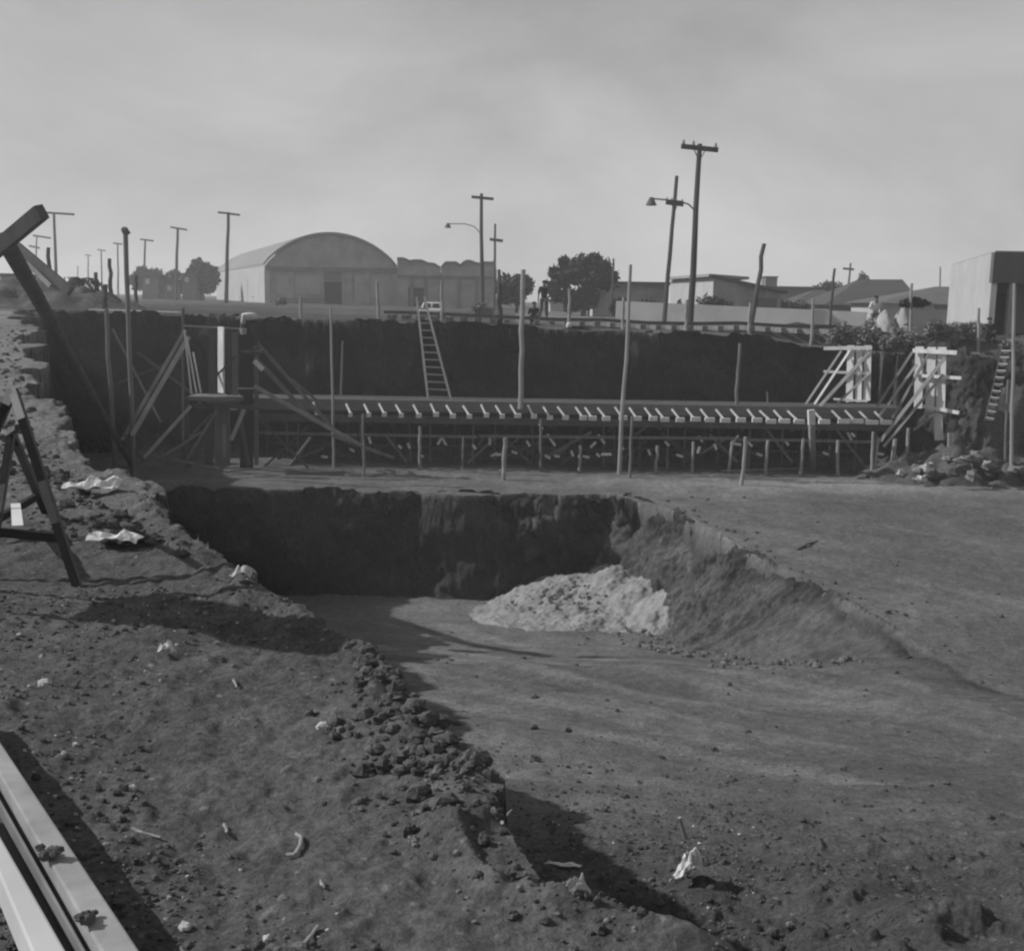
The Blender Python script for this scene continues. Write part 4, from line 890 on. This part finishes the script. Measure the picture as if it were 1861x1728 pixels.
# ladders
def ladder(l0, l1, r0, r1, Y0, Y1, n, label, wd=.09, m=M_grey, mr=None):
    a, b, c, d = pt(*l0, Y0), pt(*l1, Y1), pt(*r0, Y0 + .0), pt(*r1, Y1)
    t = thing('ladder', tuple(b), label, 'ladder')
    MB().bar(a, b, wd, .05).build('rail', m, t); MB().bar(c, d, wd, .05).build('rail', m, t)
    for k in range(n):
        u = (k + .6) / n; MB().bar(a.lerp(b, u), c.lerp(d, u), .06 if mr is None else .12, .04, (0, 1, 0) if mr is None else (-.3, -.75, -.6)).build('rung', mr or m, t)
ladder((757, 540), (778, 726), (771, 540), (820, 728), 45.6, 44.0, 14, 'tall wooden ladder leaning from the deck to the far rim', m=M_lite)
ladder((1822, 632), (1791, 765), (1838, 632), (1804, 768), 42.6, 41.2, 11, 'light-runged ladder leaning on the right bank', m=M_dark, mr=M_pale, wd=.07)

# right formwork panels
def panel(name, label, boards, rails, braces, Yl, Yr, pxl, pxr):
    def Yat(px): return Yl + (Yr - Yl) * (px - pxl) / (pxr - pxl)
    nrm = Vector((-.6, -.8, 0))
    cx = (pxl + pxr) / 2; base = pt(cx, 745, Yat(cx)); t = thing(name, tuple(base), label, 'formwork', 'bright wall-form panels at the right corner')
    for (x0, x1, y0, xb0, y1) in boards:
        a = pt((x0 + x1) / 2, y0, Yat(x0)); b = pt(xb0 + (x1 - x0) / 2, y1, Yat(x0)); MB().bar(b, a, (x1 - x0) / FPX * 43 * 1.15, .05, nrm).build('board', M_pale, t)
    for (x0, y0, x1, y1, wd) in rails:
        MB().bar(pt(x0, y0, Yat(x0)) + nrm * .07, pt(x1, y1, Yat(x1)) + nrm * .07, wd, .06, nrm).build('rail', M_pale, t)
    for (x0, y0, x1, y1, dY, wd, mm) in braces:
        MB().bar(pt(x0, y0, Yat(x0)) + nrm * .13, pt(x1, y1, 42.6 + dY), wd, .05, nrm).build('raking_brace', mm, t)
    return t
panel('wall_form_panel', 'left one of two bright board panels, standing on the deck end', [(1541, 1552, 628, 1538, 731), (1557, 1567, 629, 1555, 731), (1572, 1583, 628, 1570, 728)],
    [(1498, 633, 1586, 632, .14), (1498, 675, 1582, 679, .1), (1516, 725, 1578, 729, .08)],
    [(1531, 638, 1464, 735, .1, .08, M_lite), (1546, 638, 1480, 735, .0, .08, M_pale), (1582, 640, 1490, 738, -.1, .13, M_lite), (1578, 682, 1520, 735, -.1, .08, M_lite)], 43.6, 42.9, 1498, 1587)
panel('wall_form_panel', 'right one of two bright board panels, taller, with long raking braces', [(1665, 1678, 630, 1662, 742), (1687, 1700, 631, 1683, 748), (1706, 1719, 631, 1703, 748), (1698, 1711, 752, 1700, 800)],
    [(1660, 637, 1740, 641, .16), (1662, 682, 1748, 687, .12), (1678, 738, 1744, 750, .13)],
    [(1660, 640, 1590, 745, .3, .1, M_grey), (1668, 662, 1597, 758, .2, .1, M_lite), (1690, 642, 1622, 760, .1, .1, M_grey), (1719, 650, 1600, 802, -.2, .13, M_lite), (1716, 680, 1606, 812, -.3, .1, M_lite), (1700, 752, 1660, 782, -.3, .1, M_grey)], 43.2, 42.0, 1660, 1748)

# ------------------------------------------------------------ timber tripod at the left bank
def tripod():
    foot = pz(243, 852, FLOOR - .2); top = pt(8, 436, 27)
    t = thing('crossed_timbers', tuple(foot), 'large crossed timbers rising out of the pit at the left edge of the photo', 'timbers')
    MB().cyl(foot, top, .09, .22, 10, .01, 6).build('leg', M_dark, t)
    a = pt(76, 385, 26); b = pt(-60, 498, 28); MB().bar(a, b, .34, .24).build('cross_arm', M_dark, t)
tripod()
o = MB().bar(pt(30, 448, 50.5), pt(128, 530, 49), .42, .25).build('leaning_timber', M_dark); tag(o, 'wide dark timber sloping down to the palms behind the crossed timbers', 'timber')
o = MB().bar(pt(48, 478, 49.6), pt(92, 520, 49), .2, .1).build('leaning_board', M_lite); tag(o, 'narrow pale board sloping under the wide dark timber', 'board')
pe = pt(60, 530, 54)
hm = heap('earth_mound', pe.x, 53, 6, 3.5, 1.3, M_clod, 131, n=50, rug=.2); tag(hm, 'dark mound of earth at the far left rim below the palms', 'earth mound')
p0 = pt(165, 572, 47); p1_ = pt(330, 580, 46.6)
o = MB().bar(Vector((p0.x, 47.0, hz(p0.x, 47) + .1)), Vector((p1_.x, 46.3, hz(p1_.x, 46.3) + .09)), .3, .05, (0, 0, 1)).build('plank', M_pale); tag(o, 'pale long plank lying along the far left rim', 'plank')

# ------------------------------------------------------------ foreground: striped trestle
def trestle():
    ap = pt(24, 708, 6.3); gz = 0
    t = thing('striped_trestle', (ap.x, ap.y, hz(ap.x, ap.y)), 'black and white striped trestle barrier standing on the bank at left', 'trestle')
    fr = pz(142, 1052, .0); fl = Vector((2 * ap.x - fr.x - .02, fr.y + .12, 0)); fr.z = hz(fr.x, fr.y) - .02; fl.z = hz(fl.x, fl.y) - .02
    def striped(p, q, stops, w_=.046):
        prev = 0
        for s_, m in stops:
            MB().bar(p.lerp(q, prev), p.lerp(q, s_ - .0015), w_, .04).build('leg_stripe', m, lg); prev = s_
    lg = MB().bar(ap, fr, .05, .03).build('leg', M_gpaint, t); striped(ap, fr, [(.15, M_paint), (.46, M_black), (.67, M_gpaint), (1, M_black)])
    lg = MB().bar(ap, fl, .05, .03).build('leg', M_gpaint, t); striped(ap, fl, [(.08, M_paint), (.46, M_black), (.67, M_gpaint), (1, M_black)])
    ap2 = pt(21, 786, 7.3); f2 = pz(84, 925, 0); l2 = pz(-14, 985, 0); f2.z = hz(f2.x, f2.y) - .02; l2.z = hz(l2.x, l2.y) - .02
    lg = MB().bar(ap2, f2, .05, .03).build('leg', M_gpaint, t); striped(ap2, f2, [(.12, M_black), (.4, M_gpaint), (.7, M_gpaint), (1, M_black)])
    lg = MB().bar(ap2, l2, .05, .03).build('leg', M_gpaint, t); striped(ap2, l2, [(.12, M_black), (.46, M_black), (.7, M_gpaint), (1, M_black)])
    a = fl.lerp(ap, .25); b = fr.lerp(ap, .25); MB().bar(a + Vector((0, .04, 0)), b + Vector((0, .04, 0)), .05, .03).build('crossbar', M_black, t)
    a = l2.lerp(ap2, .25); b = f2.lerp(ap2, .25); MB().bar(a, b, .05, .03).build('crossbar', M_black, t)
    a = fl.lerp(fr, .55).lerp(ap, .27) + Vector((0, .07, 0)); b = l2.lerp(f2, .5).lerp(ap2, .27) + Vector((0, -.05, 0)); MB().bar(a, b, .06, .04, (0, 0, 1)).build('tie_bar', M_paint, t)
    MB().bar(ap + Vector((0, .04, -.22)), ap2 + Vector((0, -.03, .0)), .04, .03, (0, 0, 1)).build('top_bar', M_gpaint, t)
trestle()
def off_board():  # unseen board, added and shaped to cast the long shadow on the bank
    t = thing('shadow_board', (-3.6, 5.7, hz(-3.6, 5.7)), 'unseen dark board on two posts, added left of the view to shadow the bank', 'shadow_board')
    for y in (5.5, 5.9): MB().bar((-3.6, y, -.1), (-3.6, y, 1.75), .05, .05).build('post', M_dark, t)
    MB().prism([(-3.56, 5.5, .95), (-3.56, 5.95, 1.0), (-3.56, 5.8, 1.5), (-3.56, 5.35, 2.15), (-3.56, 5.05, 2.05), (-3.56, 5.38, 1.45)], (.025, 0, 0)).build('board', M_dark, t)
off_board()

# ------------------------------------------------------------ foreground beams in the lower left corner
def fbeam(a0, a1, b0, b1, z, h, name, label, m, extra=None):
    # a: right edge pixels (top, bottom); b: left edge pixels
    P = [pz(*a0, z), pz(*a1, z), pz(*b1, z), pz(*b0, z)]
    d = (P[1] - P[0]); e = (P[2] - P[3]); P[0] = P[0] - d * .35; P[3] = P[3] - e * .35; P[1] = P[1] + d * .5; P[2] = P[2] + e * .5
    o = MB().prism([p + Vector((0, 0, -h)) for p in P], (0, 0, h)).build(name, m)
    bv = o.modifiers.new('b', 'BEVEL'); bv.width = .006; bv.segments = 2
    return tag(o, label, 'beam', 'beams lying in the lower left corner')
m_beam = mat('worn_painted_timber', .44, .24, 5, detail=8, bump=.002, stretch=(1, 1, 1))
fbeam((0, 1346), (255, 1728), (0, 1408), (184, 1728), .13, .16, 'timber_beam', 'pale worn beam with clods on top, rightmost of the beams in the lower left corner', m_beam)
fbeam((0, 1449), (158, 1728), (0, 1460), (150, 1728), .10, .05, 'steel_rod', 'thin grey bar between the two pale beams', M_grey)
fbeam((0, 1517), (121, 1728), (0, 1592), (58, 1728), .10, .10, 'timber_beam', 'smooth pale beam nearest the left frame edge', mat('smooth_pale_board', .62, .5, 2))
b0 = pz(-60, 1500, .045); b1 = pz(150, 1900, .045)
o = MB().bar(pz(-100, 1320, .02), pz(190, 1800, .02), .16, .05, (0, 0, 1)).build('base_board', M_dark); tag(o, 'dark board lying under and between the pale beams', 'board')
random.seed(9)
for x, y, r in ((88, 1552, .028), (150, 1668, .022)):
    c = pz(x, y, .14); mb = MB(); 
    for k in range(7): mb.rock((c.x + random.uniform(-r, r), c.y + random.uniform(-r, r), c.z + random.uniform(0, r * .7)), r * random.uniform(.4, .8), n=8, m=6)
    tag(mb.build('soil_clod', M_clod), 'dark crumbly clod on the pale beam, ' + ('upper of the two' if y < 1600 else 'lower of the two'), 'clod')

# ------------------------------------------------------------ litter
def sheet(px0, py0, px1, py1, label, name='paper_scrap', cat='paper', m=None, h=.03, z=None, n=16, seed=0, inslope=False, asp=None):
    rs = np.random.RandomState(seed)
    def ground_hit(px, py):
        d = ray(px, py); o = Vector((0, 0, CAM_Z)); tt = np.concatenate([np.arange(1.5, 16, .01)]); X = d.x * tt; Yv = d.y * tt; Z = CAM_Z + d.z * tt
        hh = H(X, Yv); k = np.argmax(Z < hh); return Vector((X[k], Yv[k], hh[k]))
    c = ground_hit((px0 + px1) / 2, py1 - 2); W = (px1 - px0) / FPX * c.length; a = c - Vector((W / 2, 0, 0)); b = c + Vector((W / 2, 0, 0))
    u = (b - a); u.z = 0; u.normalize(); v = Vector((-u.y, u.x, 0))
    D = asp * W if asp else W * .6
    g = np.linspace(-.5, .5, n); mb = MB(); vs = []
    for i in g:
        for j in g:
            rr = 1 - .25 * vn(np.array([math.atan2(j, i) * 1.7 + seed]), np.array([seed * 1.3]), seed)[0]
            x = c + u * (i * W * rr) + v * (j * D * rr + D * .4)
            bulge = h * (.35 + .65 * vn(np.array([i * 5 + seed]), np.array([j * 5.0]), seed)[0]) * (1 - 2.2 * (i * i + j * j)) + h * .5
            vs.append((x.x, x.y, hz(x.x, x.y) + .012 + max(0, bulge)))
    mb.add(vs, [(p * n + q, (p + 1) * n + q, (p + 1) * n + q + 1, p * n + q + 1) for p in range(n - 1) for q in range(n - 1)])
    o = mb.build(name, m or M_white, smooth=False); so_ = o.modifiers.new('s', 'SOLIDIFY'); so_.thickness = .004
    return tag(o, label, cat)
sheet(116, 886, 206, 906, 'white rag lying on the bank right of the trestle top half', 'rag', 'rag', h=.10, seed=1, asp=.45)
sheet(160, 982, 246, 1000, 'white crumpled rag on the bank below the first one', 'rag', 'rag', h=.09, seed=2, asp=.5)
sheet(288, 1178, 318, 1200, 'small pale paper scrap on the near bank', h=.05, seed=3)
sheet(1228, 1578, 1280, 1614, 'white crumpled paper in the rough slope at lower right', h=.16, seed=4, asp=.9)
sheet(992, 1562, 1055, 1582, 'narrow white paper strip lying in the shadowed hollow', 'paper_strip', h=.02, seed=5, asp=.22)
sheet(1030, 1634, 1072, 1652, 'small curled pale rag at the bank edge', 'rag', 'rag', h=.05, seed=6, asp=.3, m=M_rockp)
sheet(418, 1040, 460, 1062, 'pale torn scrap among stones at the bank edge', 'rag', 'rag', h=.07, seed=8, m=M_rockp)
def hit(px, py, hi=60):
    d = ray(px, py); tt = np.arange(1.2, hi, .01 if hi < 20 else .03); X = d.x * tt; Yv = d.y * tt; Z = CAM_Z + d.z * tt; hh = H(X, Yv)
    k = np.argmax(Z < hh); return Vector((X[k], Yv[k], hh[k]))
# countable stones
random.seed(77)
for (x, y, w_, lb, mm) in [(82, 1247, 26, 'pale squarish brick fragment on the near bank at left', M_rockp), (586, 1327, 28, 'pale rounded stone in the middle of the near bank', M_rockp), (241, 1439, 18, 'pale upright stone near the beams', M_rockp), (577, 1423, 18, 'small block with a dark side below the rounded stone', M_rock), (337, 1689, 26, 'pale flat stone near the bottom edge', M_rockp), (515, 1637, 24, 'grey-white stone near the bottom middle', M_rock), (830, 1318, 18, 'dark clod tumbled just beyond the bank edge', M_clod), (712, 1325, 22, 'pale flat stone among the edge clods', M_rock), (1640, 872, 30, 'pale boulder left of the rubble heap', M_rockp), (275, 985, 34, 'dark clod right of the lower rag', M_clod), (330, 1010, 26, 'dark clod further right of the lower rag', M_clod), (1405, 1705, 26, 'dark clod at the bottom right of the slope', M_clod), (1435, 1690, 18, 'rounded pale clod with a dark neighbour at the bottom', M_rock), (990, 1690, 26, 'dark round clod at the bottom edge of the bank', M_clod)]:
    c = hit(x, y); r = w_ / 2 / FPX * c.length; sq = (1, .8, .7)
    o = MB().rock((c.x, c.y, c.z + r * .3), r, sq, 9, 6, .16).build('stone' if mm is not M_clod else 'soil_clod', mm); tag(o, lb, 'stone' if mm is not M_clod else 'clod')
# sticks and twigs
def stick(a, b, r, label, m=M_lite, dz=.01, lift=0.0, name='stick'):
    p = hit(*a); q = hit(*b); p.z += dz; q.z += dz + lift
    return tag(MB().cyl(p, q, r, r * .7, 6, wob=r * .8, seg=5).build(name, m), label, 'stick')
stick((240, 1512), (292, 1531), .006, 'straight pale twig on the bank right of the beams')
stick((552, 1725), (578, 1692), .006, 'pale twig at the bottom edge')
p = hit(1247, 1524); tag(MB().cyl(p, pt(1235, 1485, p.y - .02), .018, .014, 6).build('stick', M_lite), 'pale stick standing out of the rough slope', 'stick')
stick((1448, 1000), (1498, 976), .035, 'dark stick lying on the sandy pit floor at right', M_dark, dz=.0)
stick((912, 1505), (930, 1484), .006, 'small white root sticking up in the shadowed hollow', M_pale, lift=.05)
stick((408, 1503), (412, 1520), .006, 'tiny pale twig by the crumbled clods')
stick((584, 1608), (590, 1625), .006, 'tiny pale twig low on the near bank')
stick((425, 1240), (430, 1253), .005, 'tiny pale twig high on the near bank')
stick((460, 866), (760, 872), .03, 'thin pale batten lying along the front of the far formwork floor', M_lite, dz=.03, name='batten')
stick((1310, 858), (1480, 852), .04, 'batten lying before the white-topped post', M_lite, dz=.04, name='batten')
pts_ = [(520, 1563), (536, 1560), (546, 1548), (548, 1530), (538, 1524)]; mb = MB(); P_ = [hit(*p) + Vector((0, 0, .012)) for p in pts_]
for p, q in zip(P_, P_[1:]): mb.cyl(p, q, .006, n=6)
tag(mb.build('bent_strip', M_lite), 'curled pale strip among the clods of the near bank', 'strip')

# loose clods: uncountable ground litter
def scatter(n, region, rmin, rmax, m, name, label, seed, zf=None):
    random.seed(seed); rs = np.random.RandomState(seed); mb = MB(); x, y = region(n, rs); z = H(x, y)
    for i in range(len(x)):
        r = rmin * (rmax / rmin) ** (random.random() ** 2.2)
        mb.rock((x[i], y[i], z[i] + r * .25), r, (1, random.uniform(.6, 1), random.uniform(.6, .95)), 8, 6, .3)
    o = mb.build(name, m); tag(o, label, 'clods', kind='stuff')
E = np.array(POLY[2:23])
def near(n, rs):
    a = np.radians(rs.uniform(-28, 14, n * 3)); d = 2.0 * (13 / 2.0) ** rs.rand(n * 3); x = d * np.sin(a); y = d * np.cos(a)
    k = vn(x * 1.1, y * 1.1, 5) + .5 * vn(x * 3, y * 3, 6) > rs.uniform(-.5, .9, n * 3); return x[k][:n], y[k][:n]
scatter(5200, near, .004, .018, M_clod, 'loose_clods', 'loose dark crumbs of soil over the near bank', 201)
scatter(5200, near, .003, .011, mat('soil_crumb', .24, .12, 8), 'soil_crumbs', 'fine pale crumbs of dry soil over the near bank', 212)
scatter(700, near, .004, .014, M_rockp, 'pale_gravel', 'small pale stones scattered over the near bank', 202)
def edge(n, rs):
    i = rs.randint(1, 17, n); t = rs.rand(n); a = E[i - 1]; b = E[i]; p = a + (b - a) * t[:, None]; sc = .03 * np.hypot(p[:, 0], p[:, 1])
    x, y = p[:, 0] + rs.randn(n) * sc * 1.3 - sc * 1.0, p[:, 1] + rs.randn(n) * sc * 1.3
    k = vn(x * 1.6, y * 1.6, 15) + .5 * vn(x * 4, y * 4, 6) > rs.uniform(-.3, .8, n); return x[k], y[k]
def clump(n, rs):
    i = rs.randint(8, 12, n); t = rs.rand(n); a = E[i - 1]; b = E[i]; p = a + (b - a) * t[:, None]
    return p[:, 0] + rs.randn(n) * .13 - .08, p[:, 1] + rs.randn(n) * .2
scatter(1700, edge, .004, .022, M_clod, 'edge_clods', 'crumbled dark clods along the broken edge of the near bank', 203)
scatter(300, clump, .008, .050, M_clod, 'clod_pile', 'bigger dark clods heaped at the middle of the broken bank edge', 213)
scatter(420, edge, .006, .022, M_rock, 'edge_stones', 'grey and pale stones in the broken edge of the near bank', 204)
def edge2(n, rs):
    t = rs.rand(n); y = 7 + 30 * t * t; x = np.interp(y, [p[1] for p in POLY[15:22]], [p[0] for p in POLY[15:22]]) - .3 - np.abs(rs.randn(n)) * .04 * y; return x, y
scatter(700, edge2, .015, .07, M_clod, 'bank_clods', 'dark clods strewn along the left bank', 205)
def slope(n, rs):
    a = np.radians(rs.uniform(2, 24, n * 2)); d = 3.6 * (11 / 3.6) ** rs.rand(n * 2); x = d * np.sin(a); y = d * np.cos(a); k = rs.rand(n * 2) < np.exp(-((x - .9) / 2.2) ** 2) ; return x[k], y[k]
scatter(1100, slope, .006, .030, M_clod, 'slope_clods', 'dark clods tumbled down the rough slope at lower right', 206)
def floorr(n, rs):
    a = np.radians(rs.uniform(-4, 26, n)); d = 9 + 30 * rs.rand(n); x, y = d * np.sin(a), d * np.cos(a); return x, y
scatter(190, floorr, .015, .075, mat('floor_clod', .15, .09, 5), 'floor_clods', 'scattered clods on the sandy pit floor', 207)
def cutc(n, rs):
    y = 36 - 15.5 * rs.rand(n); x = np.interp(y, EY, EX) - rs.rand(n) ** 1.5 * (1.0 + .14 * (36 - y)) ; return x - .9, y - .4
scatter(520, cutc, .02, .12, mat('cut_clod', .22, .1, 5), 'cut_clods', 'fallen clods at the foot of the lit cut bank', 209)
def cutl(n, rs):
    y = 36.8 - 16 * rs.rand(n); return np.interp(y, EY, EX) + .1 + np.abs(rs.randn(n)) * .5, y
scatter(120, cutl, .012, .08, M_clod, 'lip_clods', 'dark clods along the lip of the lit cut bank', 210)
def hp(n, rs):
    return 2.4 + rs.randn(n) * 1.5, 34.3 + rs.randn(n) * .9
# rubble heap at the right
random.seed(31)
c = pz(1760, 880, FLOOR); t = thing('rubble_heap', (c.x, c.y, FLOOR), 'heap of broken rocks and earth at the right edge below the ladder', 'rubble')
hp_ = heap('earth', c.x, c.y + 1.3, 4.0, 1.9, 1.35, M_clod, 151, n=50, rug=.3); loc = hp_.location.copy(); hp_.parent = t; hp_.location = loc - t.location
for i in range(98):
    x = c.x + random.gauss(.2, 1.7); y = c.y + .4 + random.gauss(0, .7); r = random.uniform(.08, .32); z = FLOOR + max(0, 1.15 * (1 - abs(x - c.x) / 3.8)) * random.uniform(.2, 1) + r * .2
    MB().rock((x, y, z), r, (1, .8, random.uniform(.45, .8)), 6, 5, .42).build('rock', (M_rock, M_rock, M_clod, M_rock, M_rockp)[i % 5], t)
mb = MB()
random.seed(32)
for i in range(90):
    x = 2.8 + random.gauss(0, 1.9); y = 34.2 + random.gauss(0, .9)
    r = random.uniform(.03, .11); z = -8.55 + max(0, 1.25 * (1 - math.hypot((x - 2.4) / 3.2, (y - 35) / 2.6))) + r * .2
    mb.rock((x, y, z), r, (1, .8, .7), 6, 4, .3)
tag(mb.build('heap_clods', mat('heap_clod', .3, .1, 3)), 'clods lying on the pale sand heap', 'clods', kind='stuff')

# ------------------------------------------------------------ haze
def haze():
    mb = MB().box(-480, 480, -30, 500, -10.2, 16)
    o = mb.build('haze', bpy.data.materials.new('haze')); m = o.data.materials[0]; m.use_nodes = True; n = m.node_tree.nodes; l = m.node_tree.links; n.clear()
    ou = n.new('ShaderNodeOutputMaterial'); v = n.new('ShaderNodeVolumePrincipled'); v.inputs['Density'].default_value = HAZE; v.inputs['Color'].default_value = (.95, .95, .95, 1); v.inputs['Anisotropy'].default_value = .3
    l.new(v.outputs[0], ou.inputs['Volume']); o['kind'] = 'stuff'; o['label'] = 'pale haze in the air over the whole site'; o['category'] = 'haze'
HAZE = 0.0013
haze()
for o in COL.objects:
    if '_org' in o: del o['_org']
